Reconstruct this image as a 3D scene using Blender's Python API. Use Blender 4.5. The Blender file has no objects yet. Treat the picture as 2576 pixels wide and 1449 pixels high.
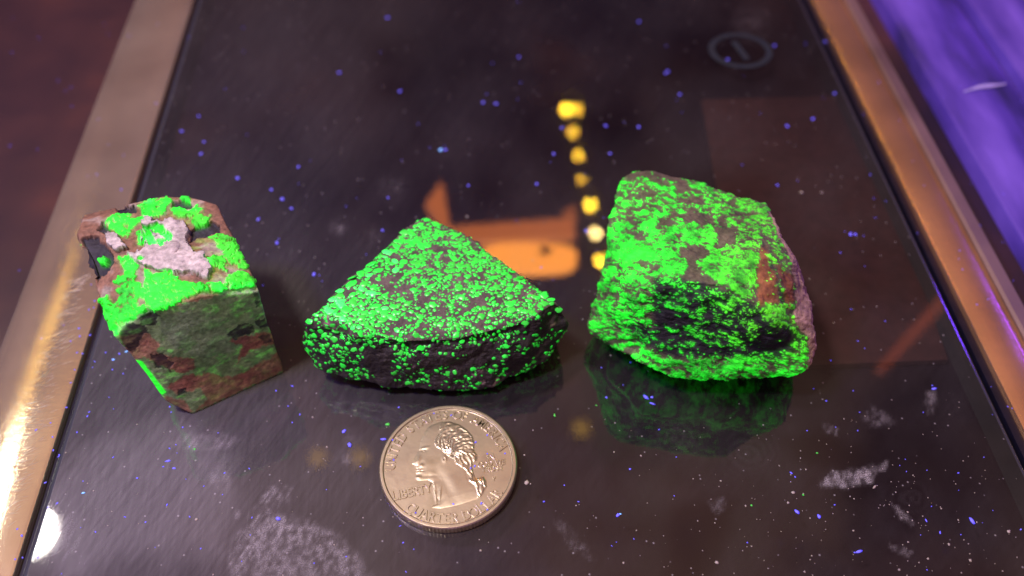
import bpy, bmesh, math, random
import numpy as np
from mathutils import Vector, Matrix

# ------------------------------------------------------------------ camera
random.seed(7); RNG = np.random.default_rng(11)
scene = bpy.context.scene
C = scene.collection
R = math.radians
FPX, CX, CY = 2226.0, 1288.0, 724.5          # focal length and centre in 2576-px-wide picture units
PITCH, YAW, CAMH = R(50.1), R(3.2), 0.1385
FWD = np.array([math.sin(YAW)*math.cos(PITCH), math.cos(YAW)*math.cos(PITCH), -math.sin(PITCH)])
RGT = np.array([math.cos(YAW), -math.sin(YAW), 0.0])
UPV = np.cross(RGT, FWD)
CAM = np.array([0.0, 0.0, CAMH])
cd = bpy.data.cameras.new('camera'); cam = bpy.data.objects.new('camera', cd); C.objects.link(cam)
m = Matrix((RGT, UPV, -FWD)).transposed().to_4x4(); m.translation = Vector(CAM); cam.matrix_world = m
cd.sensor_width = 36; cd.lens = 36*FPX/2576; cd.clip_start = 0.005; cd.clip_end = 20
cd.dof.use_dof = True; cd.dof.focus_distance = 0.150; cd.dof.aperture_fstop = 10.5
scene.camera = cam

def P(px, py, h=0.0):
    "world point at height h (metres) seen at picture position px, py"
    d = FWD + RGT*((px-CX)/FPX) - UPV*((py-CY)/FPX)
    return CAM + d*((h-CAMH)/d[2])
def Mir(px, py, H):
    "point at height H whose mirror image in the glass is seen at px, py"
    q = P(px, py, -H); return np.array([q[0], q[1], H])
def proj(v):
    r = v - CAM; z = r@FWD
    return np.stack([CX+FPX*(r@RGT)/z, CY-FPX*(r@UPV)/z], -1)

# ------------------------------------------------------------------ room light
def nd(t, kind, **kw):
    n = t.nodes.new(kind)
    for k, v in kw.items():
        if k in n.inputs: n.inputs[k].default_value = v
        else: setattr(n, k, v)
    return n
def ramp(t, fac, stops, interp='LINEAR'):
    n = t.nodes.new('ShaderNodeValToRGB'); n.color_ramp.interpolation = interp
    e = n.color_ramp.elements
    while len(e) < len(stops): e.new(0.5)
    for i, (p, c) in enumerate(stops):
        e[i].position = p; e[i].color = (*c, 1) if len(c) == 3 else c
    t.links.new(fac, n.inputs[0]); return n
w = bpy.data.worlds.new('World'); scene.world = w; w.use_nodes = True
t = w.node_tree; bg = t.nodes['Background']
tc = nd(t, 'ShaderNodeTexCoord'); mp = nd(t, 'ShaderNodeMapping'); mp.inputs['Scale'].default_value = (1, 1, 1.4)
t.links.new(tc.outputs['Generated'], mp.inputs['Vector'])
nz = nd(t, 'ShaderNodeTexNoise'); nz.inputs['Scale'].default_value = 3.4; nz.inputs['Detail'].default_value = 3
t.links.new(mp.outputs[0], nz.inputs['Vector'])
rp = ramp(t, nz.outputs['Fac'], [(.30, (.07, .045, .12)), (.47, (.20, .11, .12)), (.56, (.42, .22, .15)), (.72, (.62, .44, .31))])
sx = nd(t, 'ShaderNodeSeparateXYZ'); t.links.new(tc.outputs['Generated'], sx.inputs[0])
re = ramp(t, sx.outputs['Z'], [(.35, (.14, .12, .42)), (.62, (.28, .25, .50)), (.85, (.80, .72, .72)), (1.0, (1.35, 1.26, 1.10))])
mu = nd(t, 'ShaderNodeMix', data_type='RGBA', blend_type='MULTIPLY'); mu.inputs[0].default_value = 1
t.links.new(rp.outputs[0], mu.inputs[6]); t.links.new(re.outputs[0], mu.inputs[7])
ry = ramp(t, sx.outputs['Y'], [(.0, (4.2, 3.8, 3.2)), (.45, (2.0, 1.8, 1.6)), (.62, (1, 1, 1))])  # brighter world behind the camera, added to fill the front faces
mv = nd(t, 'ShaderNodeMath', operation='MULTIPLY_ADD'); mv.inputs[1].default_value = .5; mv.inputs[2].default_value = .5
t.links.new(sx.outputs['Y'], mv.inputs[0]); t.links.new(mv.outputs[0], ry.inputs[0])
mu2 = nd(t, 'ShaderNodeMix', data_type='RGBA', blend_type='MULTIPLY'); mu2.inputs[0].default_value = 1
t.links.new(mu.outputs[2], mu2.inputs[6]); t.links.new(ry.outputs[0], mu2.inputs[7])
t.links.new(mu2.outputs[2], bg.inputs[0]); bg.inputs[1].default_value = 1.15

def area(name, loc, target, size, power, col, shape='DISK'):
    l = bpy.data.lights.new(name, 'AREA'); l.shape = shape; l.size = size; l.energy = power; l.color = col
    o = bpy.data.objects.new(name, l); C.objects.link(o); o.location = loc
    o.rotation_euler = (Vector(target)-Vector(loc)).to_track_quat('-Z', 'Y').to_euler(); return o
KEY = Mir(75, 1335, 0.30)
area('desk_lamp_light', KEY, (0.0, 0.10, 0), 0.026, 0.22, (1.0, .93, .84))
area('room_lamp_light', (-0.11, 0.055, 0.33), (0.02, 0.13, 0), 0.035, 1.15, (1.0, .86, .70))
UVP = np.array([-0.13, 0.06, 0.24])
area('ultraviolet_lamp_light', (0.46, 0.34, 0.13), (0.21, 0.27, 0), 0.05, 0.60, (.15, .03, 1.0))
area('ultraviolet_torch_light', UVP, (0.02, 0.14, 0), 0.03, 0.34, (.2, .1, 1.0))
scene.view_settings.view_transform = 'Standard'; scene.view_settings.look = 'None'
scene.view_settings.exposure = 0; scene.view_settings.gamma = 1
scene.cycles.max_bounces = 8; scene.cycles.transparent_max_bounces = 12
scene.cycles.caustics_reflective = False; scene.cycles.caustics_refractive = False
scene.cycles.sample_clamp_indirect = 40.0; scene.cycles.use_denoising = True

# ------------------------------------------------------------------ helpers
def tag(o, label=None, cat=None, group=None, kind=None):
    if label: o['label'] = label
    if cat: o['category'] = cat
    if group: o['group'] = group
    if kind: o['kind'] = kind
    return o
def link(name, me, mats=None, parent=None, loc=None):
    o = bpy.data.objects.new(name, me); C.objects.link(o)
    if mats is not None and not me.materials:
        for k in (mats if isinstance(mats, (list, tuple)) else [mats]): me.materials.append(k)
    if parent is not None: o.parent = parent
    if loc is not None: o.location = loc
    return o
def mesh(name, v, f, smooth=True, sharp=None):
    me = bpy.data.meshes.new(name); v = np.asarray(v, dtype=np.float64)
    if isinstance(f, np.ndarray):
        n, k = f.shape
        me.vertices.add(len(v)); me.vertices.foreach_set('co', v.ravel())
        me.loops.add(n*k); me.loops.foreach_set('vertex_index', f.astype(np.int32).ravel())
        me.polygons.add(n); me.polygons.foreach_set('loop_start', np.arange(0, n*k, k, dtype=np.int32))
        me.update(calc_edges=True)
    else:
        me.from_pydata(v.tolist(), [], f); me.update()
    me.validate()
    if smooth: me.polygons.foreach_set('use_smooth', [True]*len(me.polygons))
    if sharp: me.set_sharp_from_angle(angle=sharp)
    return me
def setcol(me, name, arr):
    a = me.attributes.new(name, 'FLOAT_COLOR', 'POINT')
    arr = np.asarray(arr, dtype=np.float32)
    if arr.ndim == 1: arr = np.repeat(arr[:, None], 3, 1)
    a.data.foreach_set('color', np.concatenate([arr, np.ones((len(arr), 1), np.float32)], 1).ravel())

def _hash(ix, iy, iz, s):
    h = (ix.astype(np.uint64)*np.uint64(374761393) + iy.astype(np.uint64)*np.uint64(668265263) + iz.astype(np.uint64)*np.uint64(2147483647) + np.uint64(s*974711+13)) & np.uint64(0xffffffff)
    h = ((h ^ (h >> np.uint64(13)))*np.uint64(1274126177)) & np.uint64(0xffffffff)
    h = ((h ^ (h >> np.uint64(16)))*np.uint64(2246822519)) & np.uint64(0xffffffff)
    return ((h ^ (h >> np.uint64(15))) & np.uint64(0xffffff)).astype(np.float64)/0xffffff
def vnoise(p, s=0):
    p = np.asarray(p); 
    if p.shape[1] == 2: p = np.concatenate([p, np.zeros((len(p), 1))], 1)
    i = np.floor(p).astype(np.int64); f = p-i; f = f*f*f*(f*(f*6-15)+10); i = i+100000
    out = 0
    for dx in (0, 1):
        for dy in (0, 1):
            for dz in (0, 1):
                wgt = (f[:, 0] if dx else 1-f[:, 0])*(f[:, 1] if dy else 1-f[:, 1])*(f[:, 2] if dz else 1-f[:, 2])
                out = out + wgt*_hash(i[:, 0]+dx, i[:, 1]+dy, i[:, 2]+dz, s)
    return out
def fbm(p, s=0, oct=4, gain=.5):
    p = np.asarray(p, dtype=np.float64); a = 1; tot = 0; o = 0
    for k in range(oct):
        o = o + a*(vnoise(p*(2.03**k)+k*17.3, s+k)-.5); tot += a; a *= gain
    return o/tot*2           # about -1..1
def inpoly(pts, poly):
    x, y = pts[:, 0], pts[:, 1]; ins = np.zeros(len(pts), bool); n = len(poly)
    for i in range(n):
        x1, y1 = poly[i]; x2, y2 = poly[(i+1) % n]
        if y1 == y2: continue
        c = ((y1 > y) != (y2 > y)) & (x < (x2-x1)*(y-y1)/(y2-y1)+x1); ins ^= c
    return ins
def sdpoly(pts, poly):
    "signed distance, positive inside"
    d = np.full(len(pts), 1e9); n = len(poly); a = np.array(poly, float)
    for i in range(n):
        p, q = a[i], a[(i+1) % n]; e = q-p; L = (e@e) or 1e-9
        tt = np.clip(((pts-p)@e)/L, 0, 1)
        d = np.minimum(d, np.linalg.norm(pts-p-tt[:, None]*e, axis=1))
    return np.where(inpoly(pts, poly), d, -d)
def sst(a, b, x):
    u = np.clip((x-a)/(b-a), 0, 1); return u*u*(3-2*u)

# ------------------------------------------------------------------ materials
def newmat(name):
    M = bpy.data.materials.new(name); M.use_nodes = True; t = M.node_tree
    return M, t, t.nodes['Principled BSDF'], t.nodes['Material Output']
def simple(name, col, rough=.5, metal=0, spec=.5, emit=None, es=0, bump=0, bscale=400):
    M, t, b, o = newmat(name)
    b.inputs['Base Color'].default_value = (*col, 1); b.inputs['Roughness'].default_value = rough
    b.inputs['Metallic'].default_value = metal; b.inputs['Specular IOR Level'].default_value = spec
    if emit: b.inputs['Emission Color'].default_value = (*emit, 1); b.inputs['Emission Strength'].default_value = es
    tc = nd(t, 'ShaderNodeTexCoord')
    n = nd(t, 'ShaderNodeTexNoise'); n.inputs['Scale'].default_value = bscale; n.inputs['Detail'].default_value = 5
    t.links.new(tc.outputs['Object'], n.inputs['Vector'])
    if bump:
        bp = nd(t, 'ShaderNodeBump'); bp.inputs['Strength'].default_value = bump; bp.inputs['Distance'].default_value = .0003
        t.links.new(n.outputs['Fac'], bp.inputs['Height']); t.links.new(bp.outputs[0], b.inputs['Normal'])
    r = ramp(t, n.outputs['Fac'], [(.3, tuple(c*.75 for c in col)), (.7, tuple(min(1, c*1.2) for c in col))])
    t.links.new(r.outputs[0], b.inputs['Base Color'])
    return M

def rock_material(name, fl_amb=.45, fl_dir=.9, rough=.75, bump=.5, bscale=900, sparkle=True):
    M, t, b, o = newmat(name); L = t.links.new
    al = nd(t, 'ShaderNodeAttribute', attribute_name='albedo'); fl = nd(t, 'ShaderNodeAttribute', attribute_name='fluo')
    tc = nd(t, 'ShaderNodeTexCoord')
    n = nd(t, 'ShaderNodeTexNoise'); n.inputs['Scale'].default_value = bscale; n.inputs['Detail'].default_value = 6; n.inputs['Roughness'].default_value = .65
    L(tc.outputs['Object'], n.inputs['Vector'])
    mr = nd(t, 'ShaderNodeMapRange'); mr.inputs['From Min'].default_value = .3; mr.inputs['From Max'].default_value = .7; mr.inputs['To Min'].default_value = .55; mr.inputs['To Max'].default_value = 1.5
    L(n.outputs['Fac'], mr.inputs['Value'])
    mx = nd(t, 'ShaderNodeVectorMath', operation='SCALE'); L(al.outputs['Color'], mx.inputs[0]); L(mr.outputs[0], mx.inputs['Scale'])
    L(mx.outputs[0], b.inputs['Base Color'])
    b.inputs['Roughness'].default_value = rough; b.inputs['Specular IOR Level'].default_value = .45
    bp = nd(t, 'ShaderNodeBump'); bp.inputs['Strength'].default_value = bump; bp.inputs['Distance'].default_value = .0004
    L(n.outputs['Fac'], bp.inputs['Height']); L(bp.outputs[0], b.inputs['Normal'])
    # fluorescence: light given off grows with the ultraviolet that reaches the surface from the torch
    g = nd(t, 'ShaderNodeNewGeometry')
    sub = nd(t, 'ShaderNodeVectorMath', operation='SUBTRACT'); sub.inputs[0].default_value = tuple(UVP); L(g.outputs['Position'], sub.inputs[1])
    nm = nd(t, 'ShaderNodeVectorMath', operation='NORMALIZE'); L(sub.outputs[0], nm.inputs[0])
    dt = nd(t, 'ShaderNodeVectorMath', operation='DOT_PRODUCT'); L(bp.outputs[0], dt.inputs[0]); L(nm.outputs[0], dt.inputs[1])
    r2 = nd(t, 'ShaderNodeMapRange'); r2.inputs['From Min'].default_value = 0; r2.inputs['From Max'].default_value = 1
    r2.inputs['To Min'].default_value = fl_amb; r2.inputs['To Max'].default_value = fl_amb+fl_dir; L(dt.outputs['Value'], r2.inputs['Value'])
    mr3 = nd(t, 'ShaderNodeMapRange'); mr3.inputs['From Min'].default_value = .35; mr3.inputs['From Max'].default_value = .65; mr3.inputs['To Min'].default_value = .6; mr3.inputs['To Max'].default_value = 1.3
    L(n.outputs['Fac'], mr3.inputs['Value'])
    mm = nd(t, 'ShaderNodeMath', operation='MULTIPLY'); L(r2.outputs[0], mm.inputs[0]); L(mr3.outputs[0], mm.inputs[1])
    L(fl.outputs['Color'], b.inputs['Emission Color']); L(mm.outputs[0], b.inputs['Emission Strength'])
    M.cycles.emission_sampling = 'NONE'
    return M

# ------------------------------------------------------------------ the surface: dark underlay, glass sheet, metal trims
def prism_along(name, prof, y0, y1, mats, parent=None, seg=1, skew=0, bevel=0):
    "extrude a closed x-z profile along y"
    n = len(prof); v = []; f = []
    for k in range(seg+1):
        y = y0+(y1-y0)*k/seg
        for (x, z) in prof: v.append((x+skew*(y-y0), y, z))
    for k in range(seg):
        for i in range(n):
            j = (i+1) % n; f.append((k*n+i, k*n+j, (k+1)*n+j, (k+1)*n+i))
    f.append(tuple(range(n-1, -1, -1))); f.append(tuple(seg*n+i for i in range(n)))
    me = mesh(name, v, f, smooth=True, sharp=R(40))
    return link(name, me, mats, parent)

# x position of picture lines that run along the strips (averaged from two points)
def xline(pts, h=0): return float(np.mean([P(a, b, h)[0] for a, b in pts]))
xL_in = xline([(470, 50), (330, 510), (203, 894), (80, 1300)])
xL_out = xline([(265, 190), (220, 309), (159, 441), (101, 617)])
xR_glass = xline([(2060, 100), (2314, 639), (2424, 894)])
xR_in = xline([(2094, 100), (2358, 639), (2485, 894)])
xR_out = xline([(2210, 100), (2350, 360), (2499, 639)])
xR_mar = xline([(2260, 100), (2400, 320), (2550, 560)])
xR_grv = xline([(2470, 70), (2560, 230)])
print('lines', xL_out, xL_in, xR_glass, xR_in, xR_out, xR_mar, xR_grv)
Y0, Y1 = -0.02, 0.42

M, t, b, o = newmat('dark_underlay'); L = t.links.new
tc = nd(t, 'ShaderNodeTexCoord'); n1 = nd(t, 'ShaderNodeTexNoise'); n1.inputs['Scale'].default_value = 14; n1.inputs['Detail'].default_value = 5
L(tc.outputs['Object'], n1.inputs['Vector'])
r = ramp(t, n1.outputs['Fac'], [(.3, (.007, .006, .014)), (.55, (.018, .011, .018)), (.7, (.045, .020, .018))])
L(r.outputs[0], b.inputs['Base Color']); b.inputs['Roughness'].default_value = .22; b.inputs['Specular IOR Level'].default_value = .35
MAT_UNDER = M
me = mesh('table_top', [(-.6, -.1, -.006), (.6, -.1, -.006), (.6, .9, -.006), (-.6, .9, -.006)], [(0, 1, 2, 3)], smooth=False)
tag(link('table_top', me, MAT_UNDER), kind='structure')

M, t, b, o = newmat('stained_worktop'); L = t.links.new
tc = nd(t, 'ShaderNodeTexCoord'); n1 = nd(t, 'ShaderNodeTexNoise'); n1.inputs['Scale'].default_value = 22; n1.inputs['Detail'].default_value = 6; L(tc.outputs['Object'], n1.inputs['Vector'])
r = ramp(t, n1.outputs['Fac'], [(.3, (.018, .012, .022)), (.52, (.055, .026, .030)), (.7, (.12, .045, .035))]); L(r.outputs[0], b.inputs['Base Color']); b.inputs['Roughness'].default_value = .35
me = mesh('worktop_border', [(-.6, -.1, -.0035), (xL_out-.0002, -.1, -.0035), (xL_out-.0002, .9, -.0035), (-.6, .9, -.0035), (xR_out+.0002, -.1, -.0035), (.6, -.1, -.0035), (.6, .9, -.0035), (xR_out+.0002, .9, -.0035)], [(0, 1, 2, 3), (4, 5, 6, 7)], smooth=False)
tag(link('worktop_border', me, M), kind='structure')
# glass sheet top: dense grid carrying the smudge masks, lamp falloff and glare painted in
GX0, GX1 = xL_in+.0022, xR_glass
nx, ny = 560, 620
gx = np.linspace(GX0, GX1, nx); gy = np.linspace(Y0+.03, Y1-.08, ny)
XX, YY = np.meshgrid(gx, gy); gv = np.stack([XX.ravel(), YY.ravel(), np.zeros(nx*ny)], -1)
gp = proj(gv)
wq = gp + 9*np.stack([fbm(gp/28, 3, 4), fbm(gp/28, 9, 4)], -1) + 3*np.stack([fbm(gp/7, 4, 2), fbm(gp/7, 5, 2)], -1)
film_falloff = (.022+.032*fbm(gp/170, 21, 4)+.14*sst(1750, 150, gp[:, 0])*sst(300, 1150, gp[:, 1])+.05*sst(1300, 300, gp[:, 0])).clip(0, 1)  # last terms paint lamplight fading from the lower left into the film
def add(arr, poly, s, soft=10, src=wq):
    d = sdpoly(src, poly); return arr + s*sst(-soft, soft, d)
streak = .5+.5*fbm(np.stack([(gp[:, 0]*.8+gp[:, 1]*.6)/5, (-gp[:, 0]*.6+gp[:, 1]*.8)/60], -1), 31, 3)
film_falloff = add(film_falloff, [(230, 1120), (430, 1060), (560, 1120), (600, 1250), (560, 1400), (300, 1385), (150, 1500), (60, 1230)], .16, 60)*(.75+.5*streak)
for pl in ([(1700, 1280), (1760, 1250), (1850, 1260), (1830, 1330), (1820, 1400), (1780, 1460), (1670, 1460), (1690, 1360)],
           [(1960, 1100), (2080, 1080), (2180, 1150), (2200, 1180), (2100, 1180), (2000, 1160)],
           [(2230, 1210), (2320, 1190), (2340, 1260), (2290, 1330), (2230, 1300)]):
    film_falloff = film_falloff*(1-.7*sst(-24, 24, sdpoly(wq, pl)))
pow_glare = np.zeros(len(gp))
pow_glare = add(pow_glare, [(635, 1480), (628, 1400), (650, 1335), (690, 1292), (760, 1310), (850, 1350), (900, 1400), (950, 1480)], .62, 16)*(.6+.5*sst(1480, 1300, gp[:, 1]))
pow_glare = add(pow_glare, [(575, 1400), (600, 1350), (640, 1290), (672, 1230), (728, 1224), (720, 1260), (680, 1300), (650, 1350), (630, 1440), (600, 1480), (570, 1480)], .6*(.1+1.2*streak), 8)
pow_glare = add(pow_glare, [(425, 1118), (480, 1092), (540, 1082), (614, 1108), (545, 1134), (480, 1136)], .35*(.3+streak), 6)
pow_glare = add(pow_glare, [(520, 1195), (560, 1170), (590, 1200), (575, 1240), (545, 1235)], .25*(.3+streak), 6)
pow_glare = add(pow_glare, [(2062, 1224), (2092, 1192), (2180, 1178), (2208, 1190), (2196, 1212), (2130, 1226)], 1.0, 6)
pow_glare = add(pow_glare, [(2180, 1172), (2230, 1158), (2226, 1180), (2195, 1190)], .4, 4)
pow_glare = add(pow_glare, [(2160, 1050), (2200, 1020), (2260, 1060), (2230, 1075), (2180, 1075)], .3*(.2+streak), 6)
pow_glare = add(pow_glare, [(2330, 985), (2356, 980), (2352, 1040), (2330, 1040)], .35, 5)
pow_glare = add(pow_glare, [(2070, 1065), (2110, 1080), (2110, 1100), (2090, 1090)], .35, 4)
pow_glare = add(pow_glare, [(2242, 1268), (2262, 1272), (2306, 1320), (2296, 1330), (2262, 1302)], .5, 3)
pow_glare = add(pow_glare, [(2230, 1370), (2260, 1375), (2300, 1390), (2290, 1400), (2240, 1388)], .3, 4)
pow_glare = add(pow_glare, [(1390, 1300), (1430, 1320), (1470, 1370), (1500, 1410), (1440, 1380), (1400, 1330)], .28*(.2+streak), 8)
pow_glare = add(pow_glare, [(1780, 1260), (1815, 1250), (1830, 1270), (1800, 1295)], .25, 6)
pow_glare = add(pow_glare, [(590, 1283), (600, 1281), (606, 1290), (602, 1305), (592, 1302)], .5, 3, gp)
for (cx, cy, rr, s) in ((852, 573, 16, .3), (868, 1152, 16, .5), (880, 1098, 20, .2), (990, 470, 30, .08), (940, 590, 22, .08), (1885, 60, 40, .1)):
    pow_glare += s*np.exp(-((gp[:, 0]-cx)**2+(gp[:, 1]-cy)**2*1.2)/rr**2)
ridge = np.zeros(len(gp))
for (cx, cy, a0, rr) in ((1880, 1140, .3, 60), (2290, 1255, .5, 50), (1700, 1100, .1, 60), (350, 1230, .8, 70)):
    dd = np.hypot(gp[:, 0]-cx, (gp[:, 1]-cy)*1.2); ridge += .05*np.exp(-(dd/rr)**2)*(.5+.5*np.sin(dd/3.2+4*fbm(gp/40, 77, 2)))
pow_glare = pow_glare*(.15+1.2*sst(-.35, .5, fbm(gp/13, 61, 5, .65)))*(.7+.5*streak)+ridge+.45*np.exp(-((gp[:, 0]-110)**2+(gp[:, 1]-1338)**2*1.5)/75**2)*(.3+streak)  # final term paints soft glare round the lamp's reflection
idx = np.arange(nx*ny).reshape(ny, nx)
gf = np.stack([idx[:-1, :-1], idx[:-1, 1:], idx[1:, 1:], idx[1:, :-1]], -1).reshape(-1, 4)
gme = mesh('glass_sheet', gv, gf); setcol(gme, 'film_falloff', np.clip(film_falloff, 0, 1)); setcol(gme, 'powder_glare', np.clip(pow_glare, 0, 1))
M, t, b, o = newmat('smudged_glass'); L = t.links.new; t.nodes.remove(b)
tc = nd(t, 'ShaderNodeTexCoord')
fr = nd(t, 'ShaderNodeFresnel', IOR=1.72); gl = nd(t, 'ShaderNodeBsdfGlossy'); gl.inputs['Roughness'].default_value = .038
tr = nd(t, 'ShaderNodeBsdfTransparent'); tr.inputs[0].default_value = (.80, .80, .82, 1)
mxg = nd(t, 'ShaderNodeMixShader'); L(fr.outputs[0], mxg.inputs[0]); L(tr.outputs[0], mxg.inputs[1]); L(gl.outputs[0], mxg.inputs[2])
df = nd(t, 'ShaderNodeBsdfDiffuse'); df.inputs[0].default_value = (.34, .33, .36, 1)
fa = nd(t, 'ShaderNodeAttribute', attribute_name='film_falloff'); pa = nd(t, 'ShaderNodeAttribute', attribute_name='powder_glare')
mp1 = nd(t, 'ShaderNodeMapping'); mp1.inputs['Rotation'].default_value = (0, 0, R(-14)); mp1.inputs['Scale'].default_value = (1500, 160, 1); L(tc.outputs['Object'], mp1.inputs[0])
ns = nd(t, 'ShaderNodeTexNoise'); ns.inputs['Scale'].default_value = 1; ns.inputs['Detail'].default_value = 4; L(mp1.outputs[0], ns.inputs[0])
rs = ramp(t, ns.outputs['Fac'], [(.35, (.88,)*3), (.68, (1.08,)*3), (.82, (1.6,)*3)])
m1 = nd(t, 'ShaderNodeMath', operation='MULTIPLY'); L(fa.outputs['Fac'], m1.inputs[0]); L(rs.outputs[0], m1.inputs[1])
ng = nd(t, 'ShaderNodeTexNoise'); ng.inputs['Scale'].default_value = 5200; ng.inputs['Detail'].default_value = 3; L(tc.outputs['Object'], ng.inputs[0])
rg = ramp(t, ng.outputs['Fac'], [(.38, (.22,)*3), (.68, (1.1,)*3)])
m2 = nd(t, 'ShaderNodeMath', operation='MULTIPLY'); L(pa.outputs['Fac'], m2.inputs[0]); L(rg.outputs[0], m2.inputs[1])
# fine dust grit, sparse
vo = nd(t, 'ShaderNodeTexVoronoi'); vo.inputs['Scale'].default_value = 900; L(tc.outputs['Object'], vo.inputs['Vector'])
rv = ramp(t, vo.outputs['Distance'], [(.10, (.5,)*3), (.2, (0,)*3)])
sepc = nd(t, 'ShaderNodeSeparateColor'); L(vo.outputs['Color'], sepc.inputs[0]); gt = nd(t, 'ShaderNodeMath', operation='GREATER_THAN'); gt.inputs[1].default_value = .91; L(sepc.outputs[0], gt.inputs[0])
m3 = nd(t, 'ShaderNodeMath', operation='MULTIPLY'); L(rv.outputs[0], m3.inputs[0]); L(gt.outputs[0], m3.inputs[1])
s1 = nd(t, 'ShaderNodeMath', operation='ADD'); L(m1.outputs[0], s1.inputs[0]); L(m2.outputs[0], s1.inputs[1])
s2 = nd(t, 'ShaderNodeMath', operation='ADD', use_clamp=True); L(s1.outputs[0], s2.inputs[0]); L(m3.outputs[0], s2.inputs[1])
mxd = nd(t, 'ShaderNodeMixShader'); L(s2.outputs[0], mxd.inputs[0]); L(mxg.outputs[0], mxd.inputs[1]); L(df.outputs[0], mxd.inputs[2]); L(mxd.outputs[0], o.inputs[0])
glass = tag(link('glass_sheet', gme, M), 'dark smudged glass sheet between two bronze trims, carrying the stones and the coin', 'glass')
# polished edges of the sheet
M, t, b, o = newmat('glass_edge'); b.inputs['Base Color'].default_value = (.05, .055, .07, 1); b.inputs['Roughness'].default_value = .12; b.inputs['Specular IOR Level'].default_value = .8
MAT_EDGE = M
def edge_profile(x, s):   # rounded pencil edge standing just under the top plane
    pr = [(x, -.0001)]
    for k in range(9):
        a = math.pi/2*k/8; pr.append((x+s*.0011*math.sin(a), -.0012+.0011*math.cos(a)))
    pr += [(x+s*.0011, -.0055), (x, -.0055)]
    return pr if s > 0 else pr[::-1]
prism_along('polished_edge', edge_profile(GX0, -1), Y0+.03, Y1-.08, MAT_EDGE, glass)
prism_along('polished_edge', edge_profile(GX1, 1), Y0+.03, Y1-.08, MAT_EDGE, glass)
# faint thin ring with a bar, laid far right on the sheet
M = simple('faint_ring', (.010, .020, .032), .6)
rc = P(1862, 127); ro = (P(1942, 127)-P(1782, 127))[0]/2
v = []; f = []; N = 64
for k in range(N):
    a = 2*math.pi*k/N
    for rr, z in ((ro*.80, .00005), (ro*.80, .0001), (ro*1.0, .0001), (ro*1.0, .00005)): v.append((rc[0]+rr*math.cos(a), rc[1]+rr*math.sin(a)*.93, z))
for k in range(N):
    j = (k+1) % N
    for q in range(4): f.append((k*4+q, j*4+q, j*4+(q+1) % 4, k*4+(q+1) % 4))
nb = len(v)
ca, sa = math.cos(.22), math.sin(.22)
for z in (.00005, .0001):
    for (x, y) in ((-.10, -.5), (.10, -.5), (.10, .5), (-.10, .5)):
        v.append((rc[0]+ro*(x*ca-y*sa), rc[1]+ro*(x*sa+y*ca), z))
f += [(nb+4, nb+5, nb+6, nb+7)]+[(nb+i, nb+(i+1) % 4, nb+4+(i+1) % 4, nb+4+i) for i in range(4)]
link('ring_symbol', mesh('ring_symbol', v, f, smooth=False), M, glass)

# bronze metal trims: brushed and scratched
def brushed(name, col, rough, yscale=30, xscale=2600, scr=.5):
    M, t, b, o = newmat(name); L = t.links.new
    tc = nd(t, 'ShaderNodeTexCoord')
    mp = nd(t, 'ShaderNodeMapping'); mp.inputs['Scale'].default_value = (xscale, yscale, 200); mp.inputs['Rotation'].default_value = (0, 0, R(3)); L(tc.outputs['Object'], mp.inputs[0])
    n = nd(t, 'ShaderNodeTexNoise'); n.inputs['Scale'].default_value = 1; n.inputs['Detail'].default_value = 4; L(mp.outputs[0], n.inputs[0])
    mq = nd(t, 'ShaderNodeMapping'); mq.inputs['Scale'].default_value = (500, 3200, 200); mq.inputs['Rotation'].default_value = (0, 0, R(25)); L(tc.outputs['Object'], mq.inputs[0])
    n2 = nd(t, 'ShaderNodeTexNoise'); n2.inputs['Scale'].default_value = .45; n2.inputs['Detail'].default_value = 5; n2.inputs['Roughness'].default_value = .7; L(mq.outputs[0], n2.inputs[0])
    nb = nd(t, 'ShaderNodeTexNoise'); nb.inputs['Scale'].default_value = 35; nb.inputs['Detail'].default_value = 5; L(tc.outputs['Object'], nb.inputs[0])
    rc = ramp(t, nb.outputs['Fac'], [(.3, tuple(c*.72 for c in col)), (.7, tuple(min(1, c*1.15) for c in col))]); L(rc.outputs[0], b.inputs['Base Color'])
    b.inputs['Metallic'].default_value = .85
    rr = nd(t, 'ShaderNodeMapRange'); rr.inputs['To Min'].default_value = rough*.6; rr.inputs['To Max'].default_value = rough*1.5; L(nb.outputs['Fac'], rr.inputs['Value']); L(rr.outputs[0], b.inputs['Roughness'])
    a = nd(t, 'ShaderNodeMath', operation='MULTIPLY_ADD'); a.inputs[1].default_value = .6; L(n.outputs['Fac'], a.inputs[0]); L(n2.outputs['Fac'], a.inputs[2])
    bp = nd(t, 'ShaderNodeBump'); bp.inputs['Strength'].default_value = scr; bp.inputs['Distance'].default_value = .00012; L(a.outputs[0], bp.inputs['Height']); L(bp.outputs[0], b.inputs['Normal'])
    return M
MT = brushed('bronze_trim', (.93, .75, .52), .15, scr=.25)
def trim_profile(x0, x1, top=.0, lip=0):
    r = .0006; p = [(x0, -.0058), (x0, top-r), (x0+r*.3, top-r*.3), (x0+r, top)]
    if lip: p += [(x1-lip-.0004, top), (x1-lip, top+.0005), (x1-r, top+.0005), (x1-.0002, top+.0002), (x1, top-r)]
    else: p += [(x1-r, top), (x1-r*.3, top-r*.3), (x1, top-r)]
    return (p+[(x1, -.0058)])[::-1]
tl = tag(link('metal_trim', None), 'wide scratched bronze metal trim along the left side of the glass, catching the lamp glare', 'metal strip', 'metal trims framing the glass') if False else None
eo = bpy.data.objects.new('metal_trim', None); C.objects.link(eo)
tag(eo, 'scratched bronze trim left of the glass, with the white lamp glare at its near end', 'metal strip', 'metal trims beside the glass')
prism_along('strip', trim_profile(xL_out, xL_in), Y0, Y1-.09, MT, eo, seg=4)
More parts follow.
